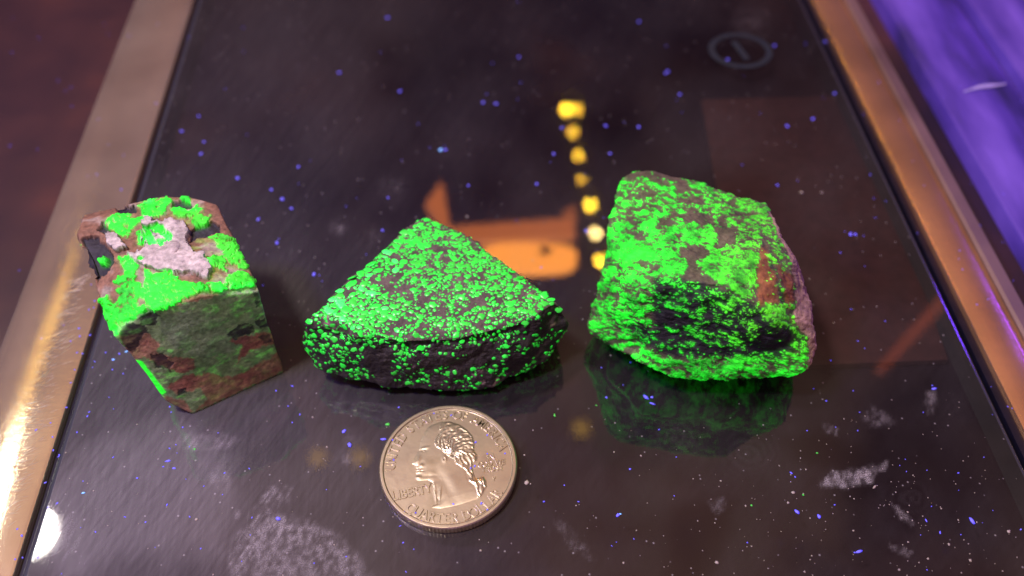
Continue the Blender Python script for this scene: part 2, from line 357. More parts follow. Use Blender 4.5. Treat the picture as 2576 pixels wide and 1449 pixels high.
prism_along('gasket', [(xL_in+.0001, -.0058), (xL_in+.0001, -.0016), (xL_in+.0009, -.0016), (xL_in+.0009, -.0058)][::-1], Y0, Y1-.09, simple('black_gasket', (.008, .008, .02), .35), eo)
v = []; f = []
for k in range(230):
    u = RNG.uniform(); py_ = 690+u*640; pc = P(205-u*190+RNG.normal(0, 14+10*u), py_, .00002); ln = RNG.uniform(.0008, .0032); a = R(RNG.normal(28, 16)); wd = RNG.uniform(.00002, .00005)
    d_ = np.array([math.cos(a), math.sin(a), 0])*ln/2; n_ = np.array([-math.sin(a), math.cos(a), 0])*wd
    if not (xL_out+.001 < pc[0]-ln/2 and pc[0]+ln/2 < xL_in-.001): continue
    b0_ = len(v); v += [pc-d_, pc+n_, pc+d_, pc-n_, pc+np.array([0, 0, wd*.8])]; f += [(b0_, b0_+3, b0_+4), (b0_+3, b0_+2, b0_+4), (b0_+2, b0_+1, b0_+4), (b0_+1, b0_, b0_+4)]
tag(link('scratches', mesh('scratches', v, f, smooth=False), simple('bright_scratch', (.85, .80, .66), .3, metal=.6), eo), kind='stuff')
e2 = bpy.data.objects.new('metal_trim', None); C.objects.link(e2)
tag(e2, 'bronze trim right of the glass with a raised outer lip, beside the violet panel', 'metal strip', 'metal trims beside the glass')
MT2 = brushed('orange_bronze_trim', (.88, .52, .29), .20)
prism_along('strip', trim_profile(xR_in, xR_in+(xR_out-xR_in)*.72), Y0, Y1, MT2, e2, seg=4)
xm = xR_in+(xR_out-xR_in)*.72
prism_along('lip', [(xm, -.0058), (xm, .0002), (xm+.0005, .0007), (xR_out-.0004, .0007), (xR_out, .0002), (xR_out, -.0058)][::-1], Y0, Y1, brushed('grey_lip', (.30, .22, .21), .6), e2, seg=4)
prism_along('gasket', [(xR_in-.0016, -.0058), (xR_in-.0016, -.0012), (xR_in-.0001, -.0012), (xR_in-.0001, -.0058)][::-1], Y0, Y1, bpy.data.materials['black_gasket'], e2)

# violet panel beyond the right trim, two boards with a groove
M, t, b, o = newmat('violet_panel'); L = t.links.new
tc = nd(t, 'ShaderNodeTexCoord'); mpv = nd(t, 'ShaderNodeMapping'); mpv.inputs['Scale'].default_value = (2.4, .55, 1); mpv.inputs['Rotation'].default_value = (0, 0, R(6)); L(tc.outputs['Object'], mpv.inputs[0])
n = nd(t, 'ShaderNodeTexNoise'); n.inputs['Scale'].default_value = 34; n.inputs['Detail'].default_value = 5; n.inputs['Roughness'].default_value = .52; L(mpv.outputs[0], n.inputs[0])
r = ramp(t, n.outputs['Fac'], [(.30, (.02, .02, .09)), (.46, (.09, .05, .45)), (.72, (.22, .13, .80))]); L(r.outputs[0], b.inputs['Base Color']); b.inputs['Roughness'].default_value = .5  # violet of the ultraviolet light also put into the base colour
bp = nd(t, 'ShaderNodeBump'); bp.inputs['Strength'].default_value = .3; bp.inputs['Distance'].default_value = .0005; L(n.outputs['Fac'], bp.inputs['Height']); L(bp.outputs[0], b.inputs['Normal'])
e3 = bpy.data.objects.new('violet_panel', None); C.objects.link(e3)
tag(e3, 'violet-lit stained panel of two boards at the far right edge', 'panel')
prism_along('board', trim_profile(xR_mar, xR_grv-.002, .001), Y0, Y1+.02, M, e3, seg=4)
prism_along('board', trim_profile(xR_grv+.0015, xR_grv+.07, .001), Y0, Y1+.02, M, e3, seg=4)

# maroon sheet added under the glass, standing in for a mirrored dark box
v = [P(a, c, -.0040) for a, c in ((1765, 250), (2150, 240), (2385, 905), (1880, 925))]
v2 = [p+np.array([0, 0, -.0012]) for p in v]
me = mesh('reflection_sheet', v2+v, [(4, 7, 6, 5), (0, 1, 2, 3), (0, 4, 5, 1), (1, 5, 6, 2), (2, 6, 7, 3), (3, 7, 4, 0)], smooth=False)
tag(link('reflection_sheet', me, simple('maroon_reflection', (.050, .017, .020), .5)), 'dark maroon reflection behind the right stone, added as a sheet under the glass', 'reflection')

# ------------------------------------------------------------------ lamps mirrored in the glass
def emis(name, col, s):
    M, t, b, o = newmat(name); b.inputs['Base Color'].default_value = (.3, .3, .3, 1)
    b.inputs['Emission Color'].default_value = (*col, 1); b.inputs['Emission Strength'].default_value = s; return M
def box_between(pts, H, th=.004):
    lo = [Mir(a, c, H) for a, c in pts]; n = len(lo)
    hi = [p+np.array([0, 0, th]) for p in lo]
    f = [tuple(range(n)), tuple(range(2*n-1, n-1, -1))]+[(i, n+i, n+(i+1) % n, (i+1) % n) for i in range(n)]
    return lo+hi, f
def mirrored_part(name, pts, H, mat, parent):
    v, f = box_between(pts, H); return link(name, mesh(name, v, f, smooth=False), mat, parent)
MO = emis('amber_glow', (1.0, .25, .06), 5.5); MO2 = emis('amber_glow_bright', (1.0, .32, .045), 16)
lamp = bpy.data.objects.new('ceiling_lamp', None); C.objects.link(lamp)
tag(lamp, 'amber lamp with U-shaped frame and oval shade, mirrored in the glass behind the middle stone', 'lamp')
mirrored_part('frame_bar', [(1130, 570), (1440, 548), (1448, 590), (1225, 603), (1150, 600)], .15, MO, lamp)
mirrored_part('frame_arm', [(1070, 510), (1112, 455), (1132, 568), (1126, 592), (1098, 548)], .15, MO, lamp)
mirrored_part('frame_arm', [(1418, 528), (1448, 515), (1452, 546), (1434, 546)], .15, emis('amber_glow_dim', (1, .25, .06), 3), lamp)
hole = [(1372+10*math.cos(a)*1.7, 628+8*math.sin(a)) for a in np.linspace(0, 2*math.pi, 14)[:-1]]
oval = [(1330+122*math.copysign(abs(math.cos(a))**.6, math.cos(a)), 645+34*math.copysign(abs(math.sin(a))**.7, math.sin(a))) for a in np.linspace(0, 2*math.pi, 40)[:-1]]
mirrored_part('lamp_shade', oval, .15, MO2, lamp)
v, f = box_between(hole, .148, .001)
link('socket', mesh('socket', v, f, smooth=False), simple('dark_socket', (.05, .02, .015), .6), lamp)
bar = bpy.data.objects.new('light_bar', None); C.objects.link(bar)
tag(bar, 'slanting orange light bar mirrored in the glass right of the right stone', 'lamp')
mirrored_part('tube', [(2205, 925), (2225, 930), (2400, 745), (2365, 740)], .19, emis('orange_tube', (1, .20, .06), 1.6), bar)
# string of small yellow bulbs; the row ends up as yellow discs in the glass
def bulb_thing(pos, r, mat, label):
    bm = bmesh.new(); bmesh.ops.create_icosphere(bm, subdivisions=3, radius=r*.85)
    me = bpy.data.meshes.new('bulb'); bm.to_mesh(me); bm.free(); me.polygons.foreach_set('use_smooth', [True]*len(me.polygons))
    e = bpy.data.objects.new('string_light', None); C.objects.link(e); e.location = pos
    link('bulb', me, mat, e)
    bm = bmesh.new(); bmesh.ops.create_cone(bm, segments=10, radius1=r*.7, radius2=r*.5, depth=r*1.5, cap_ends=True, matrix=Matrix.Translation((0, 0, r*1.5)))
    mc = bpy.data.meshes.new('socket'); bm.to_mesh(mc); bm.free(); link('socket', mc, bpy.data.materials['dark_socket'], e)
    return tag(e, label, 'bulb', 'string of yellow bulbs mirrored in the glass')
MY = emis('yellow_bulb', (1, .60, .03), 150); MY2 = emis('pale_bulb', (1, .70, .24), 130); MY3 = emis('dim_yellow_bulb', (1, .56, .03), 80)
HB = .30; BS = 2.6
row = [(1424, 275, MY, 1.1, 'topmost bright yellow bulb of the mirrored string'), (1450, 275, MY3, 1.0, 'dimmer yellow bulb just right of the topmost one in the mirrored string'),
       (1441, 333, MY3, .85, 'second dim yellow bulb down the mirrored string'), (1455, 391, MY3, .9, 'third dim yellow bulb down the mirrored string'),
       (1463, 453, MY3, .65, 'smallest yellow bulb, fourth down the mirrored string'), (1485, 516, MY, 1.0, 'bright yellow bulb mirrored left of the top of the right stone'),
       (1499, 587, MY2, 1.0, 'pale cream bulb mirrored beside the right stone'), (1510, 657, MY, 1.0, 'yellow bulb half hidden by the edge of the right stone')]
for (a, c, mm, k, lb) in row: bulb_thing(Mir(a, c, HB), .0028*k, mm, lb)
MF = emis('faint_bulb', (1, .55, .05), 2.6)
for (a, c, lb) in ((1462, 1078, 'faint amber bulb glow between the coin and the right stone'), (800, 1152, 'faint amber bulb glow left of the coin, farther one'), (905, 1152, 'faint amber bulb glow left of the coin, nearer one')): bulb_thing(Mir(a, c, .42), .0075, MF, lb)
MTB = emis('trim_bulb', (1, .62, .12), 22)
for i, (a, c) in enumerate([(190, 690), (172, 742), (150, 800), (128, 862), (105, 915), (80, 975), (60, 1030)]):
    o_ = bulb_thing(Mir(a, c, .22), .0032, MTB, ['yellow glint farthest up the left trim, beside the left stone', 'second yellow glint down the left trim', 'third yellow glint down the left trim', 'middle yellow glint of seven on the left trim', 'fifth yellow glint down the left trim', 'sixth yellow glint down the left trim', 'lowest yellow glint on the left trim, nearest the lamp glare'][i]); o_['group'] = 'bulbs glinting on the left trim'
print('uv mirror', proj(np.array([[UVP[0],UVP[1],-UVP[2]],[-.11,.055,-.33],[.36,.36,-.20]])))

# ------------------------------------------------------------------ stones
def ico(sub):
    bm = bmesh.new(); bmesh.ops.create_icosphere(bm, subdivisions=sub, radius=1)
    v = np.array([x.co for x in bm.verts]); f = np.array([[x.index for x in p.verts] for p in bm.faces]); bm.free()
    return v/np.linalg.norm(v, axis=1)[:, None], f
ICO_V, ICO_F = ico(8)
print('ico', len(ICO_V))
def hull_planes(pts):
    bm = bmesh.new(); c = np.mean(pts, 0)
    for p in pts: bm.verts.new(p-c)
    bmesh.ops.convex_hull(bm, input=bm.verts); bm.normal_update()
    pl = []
    for f in bm.faces:
        n = np.array(f.normal); d = n@np.array(f.verts[0].co)
        if d < 0: n, d = -n, -d
        if d > 1e-5: pl.append((n, d))
    bm.free(); return c, pl
def star(pts, chips=0, seed=0, depth=(.01, .05), want=None):
    c, pl = hull_planes(pts); D = ICO_V; q = np.array(pts)-c; g = np.random.default_rng(seed); k = 0
    while k < chips:      # chipped corners and edges: extra planes cutting just inside the outline
        n = g.normal(size=3); n /= np.linalg.norm(n)
        if n[2] < -.2 or (want is not None and not want(n)): continue
        hgt = (q@n).max(); pl.append((n, hgt*(1-g.uniform(*depth)))); k += 1
    acc = np.zeros(len(D)); 
    # smooth minimum of the distances to the faces: slightly worn edges
    inv = np.stack([np.maximum(D@n, 1e-6)/d for n, d in pl], 0)          # 1/r
    mx = inv.max(0); p = 190.0
    r = 1/(mx*(np.power(inv/mx, p).sum(0))**(1/p))
    return c, D*r[:, None]+c
def normals(v, f):
    n = np.zeros_like(v); a = np.cross(v[f[:, 1]]-v[f[:, 0]], v[f[:, 2]]-v[f[:, 0]])
    for k in range(3): np.add.at(n, f[:, k], a)
    return n/np.maximum(np.linalg.norm(n, axis=1), 1e-12)[:, None]
def glow(fl, f, n=6):
    "light bleeding out of glowing crystals into the stone beside them"
    e = np.concatenate([f[:, [0, 1]], f[:, [1, 2]], f[:, [2, 0]]]); N_ = len(fl); cnt = np.bincount(e[:, 0], minlength=N_)+1e-9; b_ = fl.copy()
    for _ in range(n): b_ = np.stack([np.bincount(e[:, 0], b_[e[:, 1], j], N_)/cnt for j in range(3)], -1)
    return b_
def sit(v): v[:, 2] = np.maximum(v[:, 2], 0.00015); return v

# --- left stone: sawn block, bright vein on top, mottled front with its ultraviolet shade painted in
mm = .001
A = P(188, 572, 28*mm); B = P(540, 503, 27*mm); Cc = P(645, 724, 24.5*mm); Dd = P(285, 840, 25*mm)
E = P(714, 938, 0); F = P(487, 1040, 0); G = P(420, 1008, 4*mm)
pts = [A, B, Cc, Dd, E, F, G, P(375, 784, 27.5*mm), P(463, 757, 28*mm), P(551, 738, 27*mm), P(205, 540, 26*mm), P(345, 503, 28*mm), P(440, 490, 27*mm),
       np.array([A[0]+.008, A[1]-.003, 0]), np.array([B[0]-.002, B[1]-.004, 0])]
c, V = star(pts, 26, 4, (.012, .045), lambda n: n[2] > .15)
nn = normals(V, ICO_F)
disp = .00045*fbm(V*120, 1, 5)+.0028*np.maximum(0, nn[:, 2]-.3)*fbm(V*95, 5, 5)
V = V+nn*disp[:, None]
def z1(l): return [((200+a/1.449)/1.5652, (700+b/1.449)/1.5652) for a, b in l]
px = proj(V)
wp = px + 7*np.stack([fbm(px/11, 40, 4), fbm(px/11, 50, 4)], -1)+2.5*np.stack([fbm(px/4, 41, 2), fbm(px/4, 51, 2)], -1)
def msk(polys, soft=1.3, q=None):
    q = wp if q is None else q
    m = np.zeros(len(q))
    for p in polys: m = np.maximum(m, sst(-soft, soft, sdpoly(q, z1(p))))
    return m
f0 = fbm(V*210, 70, 5, .6)
green = msk([[(315, 235), (350, 215), (440, 205), (480, 240), (530, 225), (500, 170), (520, 145), (600, 125), (640, 115), (670, 105), (690, 130), (650, 180), (655, 210), (560, 235), (490, 270), (460, 300), (440, 340), (350, 300), (320, 270)],
  [(730, 110), (790, 105), (800, 140), (750, 135)], [(680, 185), (730, 170), (790, 190), (830, 160), (870, 185), (840, 215), (910, 220), (900, 260), (830, 280), (790, 230), (720, 225)],
  [(490, 300), (560, 290), (640, 280), (660, 330), (700, 340), (700, 370), (640, 400), (560, 405), (500, 370)],
  [(385, 455), (440, 450), (500, 500), (490, 560), (480, 590), (520, 600), (530, 650), (560, 700), (560, 740), (500, 790), (430, 830), (380, 840), (390, 890), (370, 905), (310, 810), (320, 760), (285, 700), (330, 670), (330, 700), (370, 720), (390, 690), (380, 640), (420, 610), (360, 600), (390, 560), (430, 550), (400, 500)],
  [(540, 520), (580, 545), (680, 540), (760, 590), (850, 610), (1000, 600), (1010, 550), (1100, 540), (1145, 570), (1165, 625), (1010, 640), (940, 650), (850, 655), (760, 690), (640, 760), (580, 750), (540, 700), (520, 650), (530, 600), (540, 560)],
  [(900, 340), (960, 320), (1040, 350), (1080, 420), (1125, 510), (1060, 540), (1040, 490), (1000, 540), (950, 510), (900, 500), (880, 470), (950, 450), (1000, 440), (960, 400)],
  [(282, 475), (290, 458), (305, 452), (320, 458), (328, 475), (320, 492), (305, 500), (288, 492)], [(505, 468), (520, 455), (535, 468), (530, 483), (512, 484)], [(140, 380), (170, 390), (160, 430)]])
green *= 1-msk([[(575, 325), (640, 335), (650, 368), (590, 375)], [(495, 690), (540, 690), (550, 730), (500, 730)], [(485, 560), (520, 580), (540, 640), (510, 610)], [(470, 285), (500, 280), (505, 310), (475, 310)], [(1000, 505), (1060, 500), (1080, 535), (1010, 540)]])
green *= 1-.95*sst(.30, .42, fbm(wp/7, 44, 3, .6)+.25*fbm(wp/25, 48, 2))
half = msk([[(880, 330), (1060, 330), (1160, 600), (900, 600), (850, 480), (800, 440), (800, 380)], [(580, 200), (900, 200), (900, 280), (700, 260)]], 6)
quartz = msk([[(510, 240), (560, 225), (600, 260), (700, 250), (770, 270), (800, 310), (775, 350), (800, 420), (840, 450), (900, 490), (918, 540), (900, 585), (850, 578), (800, 545), (700, 552), (560, 515), (470, 475), (430, 440), (520, 440), (540, 400), (500, 350), (530, 290)],
  [(310, 330), (400, 340), (430, 400), (390, 430), (330, 390)]])*(1-green)
black = msk([[(175, 340), (270, 330), (300, 370), (350, 430), (370, 480), (300, 560), (260, 600), (220, 540), (190, 420)], [(370, 160), (480, 155), (490, 200), (380, 205)],
  [(800, 310), (830, 270), (900, 240), (970, 270), (970, 310), (850, 340), (790, 370)], [(690, 130), (790, 120), (800, 170), (760, 180), (690, 170)],
  [(390, 850), (440, 830), (540, 840), (550, 880), (500, 950), (470, 1000), (410, 950)], [(500, 760), (570, 740), (620, 790), (600, 840), (520, 840)],
  [(1010, 890), (1100, 825), (1160, 840), (1150, 880), (1080, 905), (1040, 925)], [(1160, 820), (1220, 800), (1250, 850), (1200, 870)], [(555, 1010), (640, 1000), (700, 1060), (680, 1100), (600, 1080)],
  [(1150, 650), (1180, 660), (1205, 740), (1170, 750)], [(720, 1210), (780, 1200), (770, 1230), (730, 1240)], [(300, 250), (260, 300), (330, 330), (340, 290)], [(1190, 910), (1260, 890), (1270, 940), (1210, 950)]])*(1-green)
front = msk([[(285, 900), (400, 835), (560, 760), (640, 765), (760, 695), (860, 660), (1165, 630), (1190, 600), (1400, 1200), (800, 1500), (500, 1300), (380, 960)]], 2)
brown = msk([[(390, 900), (560, 880), (620, 960), (600, 1000), (700, 1020), (820, 1040), (820, 1090), (760, 1120), (640, 1080), (530, 1020), (470, 1050)],
  [(660, 1200), (760, 1130), (900, 1110), (1040, 1140), (1200, 1050), (1310, 990), (1340, 1100), (1080, 1220), (900, 1300), (800, 1350), (900, 1270), (850, 1200), (720, 1230)],
  [(640, 1250), (760, 1260), (800, 1340), (720, 1370)], [(1020, 930), (1100, 900), (1280, 880), (1300, 960), (1230, 960), (1150, 980), (1060, 1060), (1100, 960)], [(700, 690), (960, 650), (960, 670), (720, 730)]], 2.5)
brown = brown*(.75+.25*sst(-.3, .3, f0))+.30*(1-brown)*sst(.25, .6, f0)
greyc = msk([[(620, 800), (760, 760), (920, 770), (1050, 900), (1090, 960), (1000, 1010), (850, 1030), (690, 960), (640, 880)]], 5)
side = msk([[(465, 1033), (522, 1048), (658, 1222), (600, 1262)]], 2, px+1.2*np.stack([fbm(px/6, 60, 2), fbm(px/6, 61, 2)], -1))
f1 = fbm(V*260, 71, 4); f2 = fbm(V*np.array([500, 900, 900]), 72, 3)
alb = np.array([.20, .105, .065])*(1+.5*f1)[:, None]
lay = lambda a, m, c: a*(1-m[:, None])+np.asarray(c)*m[:, None]
alb = lay(alb, sst(.1, .5, f1)*(1-front), np.array([.30, .24, .20]))
frc = lay(np.tile([.115, .15, .085], (len(V), 1)), sst(.0, .5, f2+.3*f1), [.12, .38, .08])
frc = lay(frc, greyc*.8, [.11, .125, .095])
frc = lay(frc, brown, np.array([.20, .095, .062])*(1+.45*f1)[:, None]); 
frc = 1.85*frc*(1+.5*fbm(V*700, 76, 3)+.35*fbm(V*160, 77, 3))[:, None].clip(.25, 2)
alb = lay(alb, front, frc)
black = black*(1-front*(.08+.3*sst(-.2, .4, f2)))
alb = lay(alb, black, [.022, .020, .028]); alb = lay(alb, quartz, np.array([.42, .38, .35])*(1+.35*f1+.2*f2)[:, None]); alb = lay(alb, green, [.015, .28, .02])
alb = lay(alb, side, [.02, .3, .02])
fg = np.array([.010, 1.0, .022]); fy = np.array([.16, .80, .02])
fl = lay(np.zeros((len(V), 3)), green, fg*(.80+1.3*f1+.9*fbm(V*90, 75, 3)+1.3*sst(.25, .6, fbm(V*170, 74, 2)))[:, None].clip(.3, 3)+np.array([.05, 0, .12])*sst(.3, .6, fbm(V*170, 74, 2))[:, None])
fl = lay(fl, green*half*.6, fy*.5)
fl = lay(fl, half*(1-green)*(1-quartz)*(1-black)*sst(-.2, .4, f2), fy*.22)
fl = lay(fl, side, fg*1.4)
fl = fl+((1-brown)*(1-black)*(1-green)*front*(.05+.16*np.maximum(0, f2+.4*f0)*(1-greyc*.7)))[:, None]*np.array([.25, 1.0, .16])  # front glow kept weak, painting in that ultraviolet misses this face
nn = normals(V, ICO_F)
V = V+nn*(green*(.0003+.0008*np.maximum(0, fbm(V*330, 78, 3)))+quartz*(.0009+.0009*fbm(V*260, 79, 4))+black*-.0007)[:, None]*np.maximum(.10, 1-front)[:, None]
V = sit(V)
fl = np.maximum(fl, .55*glow(fl, ICO_F, 9)*(1-quartz*.6)[:, None])
MR = rock_material('left_stone_mineral', .55, .9, .7, .45, 1100)
def split(name_main, names, V, alb, fl, mat, label, cat, group):
    "body plus parts cut from the same surface by vertex mask"
    fm = np.zeros(len(ICO_F), int)
    for i, (nm, mk) in enumerate(names): fm[(mk[ICO_F].mean(1) > .5)] = i+1
    N = normals(V, ICO_F)
    root = bpy.data.objects.new(name_main, None); C.objects.link(root); c0 = np.array([*V.mean(0)[:2], 0]); root.location = c0
    tag(root, label, cat, group)
    for i in range(len(names)+1):
        F_ = ICO_F[fm == i]
        if not len(F_): continue
        u, inv = np.unique(F_, return_inverse=True); 
        me = mesh('part', V[u]-c0, inv.reshape(F_.shape).astype(np.int32))
        setcol(me, 'albedo', alb[u]); setcol(me, 'fluo', fl[u])
        me.normals_split_custom_set_from_vertices(N[u].tolist())
        nm = 'stone_body' if i == 0 else names[i-1][0]; me.name = nm
        link(nm, me, mat, root)
    return root
def keep_big(mask): return mask
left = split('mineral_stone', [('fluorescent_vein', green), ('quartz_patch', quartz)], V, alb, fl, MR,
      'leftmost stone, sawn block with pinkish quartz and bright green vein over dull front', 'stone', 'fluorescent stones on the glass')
print('left stone')

# --- middle stone: fan-shaped slab with bright grains
T = P(1072, 546, 17*mm)
top = [(1072, 546, 17), (1140, 572, 17), (1250, 648, 17), (1330, 708, 17), (1405, 762, 16), (1040, 560, 17), (905, 682, 17), (790, 790, 16), (765, 818, 14.5)]
frt = [(870, 845, 14.5), (1000, 858, 15), (1150, 852, 15), (1300, 816, 15.5), (860, 885, 11), (1000, 905, 11), (1150, 902, 11), (1310, 868, 11)]
mid = [(752, 868, 9), (1436, 826, 9), (800, 930, 5), (960, 968, 3), (1110, 978, 2.5), (1250, 968, 2.5), (1375, 905, 4)]
base = [(830, 925, 0), (980, 965, 0), (1110, 972, 0), (1240, 962, 0), (1340, 915, 0), (1400, 860, 0)]
pts = [P(a, b_, h*mm) for a, b_, h in top+frt+mid+base]
pts += [np.array([T[0]+.001, T[1]-.004, 0]), np.array([P(780, 800, 16*mm)[0]+.004, P(780, 800, 16*mm)[1]-.0, 0])]
c, V = star(pts, 16, 5, (.01, .03), lambda n: n[1] < .1 and n[2] < .75)
nn = normals(V, ICO_F)
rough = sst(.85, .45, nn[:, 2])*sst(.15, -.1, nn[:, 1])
edge = sst(.97, .80, nn[:, 2])*sst(.3, .75, nn[:, 2])
V = V+nn*((.00020+.00085*rough+.0012*edge)*fbm(V*230, 12, 5, .6)+.0010*rough*fbm(V*90, 15, 3))[:, None]
pq = proj(V); cy_ = np.interp(pq[:, 0], [760, 900, 1000, 1150, 1300, 1420], [824, 848, 860, 853, 820, 780])
cm = np.exp(-((pq[:, 1]-cy_-6)/26)**2)*sst(-.2, .2, ((CAM-V)*nn).sum(1)/.15)
V = V+nn*(cm*(.0022*fbm(V*190, 16, 4, .6)-.0003))[:, None]
V = sit(V); nn = normals(V, ICO_F)
f1 = fbm(V*420, 81, 4); f2 = fbm(V*60, 82, 3)
alb = np.array([.10, .082, .070])*(1+.7*f1)[:, None]*(1+.3*f2)[:, None]
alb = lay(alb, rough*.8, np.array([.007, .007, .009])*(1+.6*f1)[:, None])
alb = lay(alb, sst(.62, .8, fbm(V*330, 85, 2)), [.28, .22, .20])
fl = np.zeros((len(V), 3))
MM = rock_material('middle_stone_matrix', .4, .8, .6, .8, 1400)
middle = split('mineral_stone', [], V, alb, fl, MM, 'middle fan-shaped dark stone peppered with small glowing green grains, behind the coin', 'stone', 'fluorescent stones on the glass')
MC0 = np.array(middle.location)
def grain_mat(name, s, tint):
    M, t, b, o = newmat(name); L = t.links.new
    b.inputs['Base Color'].default_value = (.02, .26, .04, 1); b.inputs['Roughness'].default_value = .3
    tc = nd(t, 'ShaderNodeTexCoord'); n = nd(t, 'ShaderNodeTexNoise'); n.inputs['Scale'].default_value = 1500; n.inputs['Detail'].default_value = 3; L(tc.outputs['Object'], n.inputs[0])
    g = nd(t, 'ShaderNodeNewGeometry')
    sub = nd(t, 'ShaderNodeVectorMath', operation='SUBTRACT'); sub.inputs[0].default_value = tuple(UVP); L(g.outputs['Position'], sub.inputs[1])
    nm = nd(t, 'ShaderNodeVectorMath', operation='NORMALIZE'); L(sub.outputs[0], nm.inputs[0])
    dt = nd(t, 'ShaderNodeVectorMath', operation='DOT_PRODUCT'); L(g.outputs['Normal'], dt.inputs[0]); L(nm.outputs[0], dt.inputs[1])
    r2 = nd(t, 'ShaderNodeMapRange'); r2.inputs['From Min'].default_value = .1; r2.inputs['To Min'].default_value = .22; r2.inputs['To Max'].default_value = 1.15; L(dt.outputs['Value'], r2.inputs['Value'])
    mr = nd(t, 'ShaderNodeMapRange'); mr.inputs['From Min'].default_value = .3; mr.inputs['From Max'].default_value = .7; mr.inputs['To Min'].default_value = .5*s; mr.inputs['To Max'].default_value = 1.4*s; L(n.outputs['Fac'], mr.inputs['Value'])
    m_ = nd(t, 'ShaderNodeMath', operation='MULTIPLY'); L(r2.outputs[0], m_.inputs[0]); L(mr.outputs[0], m_.inputs[1])
    b.inputs['Emission Color'].default_value = (*tint, 1); L(m_.outputs[0], b.inputs['Emission Strength'])
    M.cycles.emission_sampling = 'NONE'; return M
GM = [grain_mat('grain_dim', .6, (.06, 1, .05)), grain_mat('grain_mid', .95, (.02, 1, .045)), grain_mat('grain_bright', 1.9, (.05, 1, .12))]
iv, iff = ico(2)
def grain_shape(seed):
    q = iv*1.0; q = q*(1+.85*fbm(iv*1.25+seed*5.1, seed, 3))[:, None]; return q
shapes = [grain_shape(s) for s in range(7)]
# choose grain sites on the surface (area-weighted) with spacing
fa = np.linalg.norm(np.cross(V[ICO_F[:, 1]]-V[ICO_F[:, 0]], V[ICO_F[:, 2]]-V[ICO_F[:, 0]]), axis=1)
cand = RNG.choice(len(ICO_F), 42000, p=fa/fa.sum())
cn = nn[ICO_F[cand, 0]]; cp = V[ICO_F[cand]].mean(1)
clus = fbm(cp*np.array([260, 430, 430]), 91, 4, .65)
rr = np.exp(RNG.normal(math.log(.00024), .56, len(cand))).clip(.00009, .00080)
cpx = proj(cp); leftness = sst(1150, 820, cpx[:, 0]+.6*(cpx[:, 1]-600))
topf = sst(.5, .85, cn[:, 2])
rr = rr*(.84+.30*leftness)*(.78+.22*topf)
okc = (cp[:, 2] > .0006) & (clus*np.where(topf > .5, 1, .45)+RNG.uniform(-.5, .5, len(cand)) > np.where(topf > .5, .07, .40+.08*(rr < .00022))-.20*leftness)
order = np.argsort(-rr); order = order[okc[order]]
cell = {}; chosen = []
for i in order:
    k = tuple((cp[i]/.0022).astype(int)); bad = False
    for dx in (-1, 0, 1):
        for dy in (-1, 0, 1):
            for dz in (-1, 0, 1):
                for j in cell.get((k[0]+dx, k[1]+dy, k[2]+dz), ()):
                    if np.sum((cp[i]-cp[j])**2) < (.66*(rr[i]+rr[j]))**2: bad = True; break
                if bad: break
            if bad: break
        if bad: break
    if not bad: cell.setdefault(k, []).append(i); chosen.append(i)
    if len(chosen) > 9000: break
chosen = np.array(chosen); print('grains', len(chosen))
view = CAM-cp[chosen]; vis = np.einsum('ij,ij->i', view/np.linalg.norm(view, axis=1)[:, None], cn[chosen]) > .15
big = chosen[vis][:290]; bigset = set(big.tolist())
smesh = []
for si, q in enumerate(shapes):
    for gi, gm in enumerate(GM):
        me = mesh('mineral_grain', q, iff.astype(np.int32)); me.materials.append(gm); smesh.append(me)
def frame(n):
    a = np.array([1, .15, .0])+RNG.normal(0, .35, 3); a = a-n*(a@n); a /= np.linalg.norm(a); return np.stack([a, np.cross(n, a), n], 1)
acc = {0: ([], [], 0), 1: ([], [], 0), 2: ([], [], 0)}
for i in chosen:
    r_ = rr[i]; Fm = frame(cn[i]); sc = np.array([r_*RNG.uniform(.95, 1.3), r_*RNG.uniform(.75, 1.0), r_*.20])
    lev = RNG.uniform()+.55*leftness[i]*topf[i]-.05*(1-topf[i])  # left top grains made brighter, the ultraviolet beam painted into the mix
    gi = 2 if lev > 1.06 else (1 if lev > .42 else 0); si = RNG.integers(7)
    if i in bigset:
        o_ = bpy.data.objects.new('mineral_grain', smesh[si*3+gi]); C.objects.link(o_); o_.parent = middle
        mt = Matrix(Fm.tolist()).to_4x4()@Matrix.Diagonal((*sc, 1)); mt.translation = Vector(cp[i]-MC0); o_.matrix_local = mt
    else:
        q = (shapes[si]*sc)@Fm.T+(cp[i]-MC0)
        vs, fs, n0 = acc[gi]; vs.append(q); fs.append(iff+n0); acc[gi] = (vs, fs, n0+len(q))
allv = []; allf = []; n0 = 0; mi = []
for gi in range(3):
    vs, fs, _ = acc[gi]
    if not vs: continue
    vv = np.concatenate(vs); ff = np.concatenate(fs)+n0; allv.append(vv); allf.append(ff); n0 += len(vv); mi += [gi]*len(ff)
me = mesh('fine_grains', np.concatenate(allv), np.concatenate(allf).astype(np.int32))
for g_ in GM: me.materials.append(g_)
me.polygons.foreach_set('material_index', mi)
tag(link('fine_grains', me, None, middle), kind='stuff')
print('middle stone')

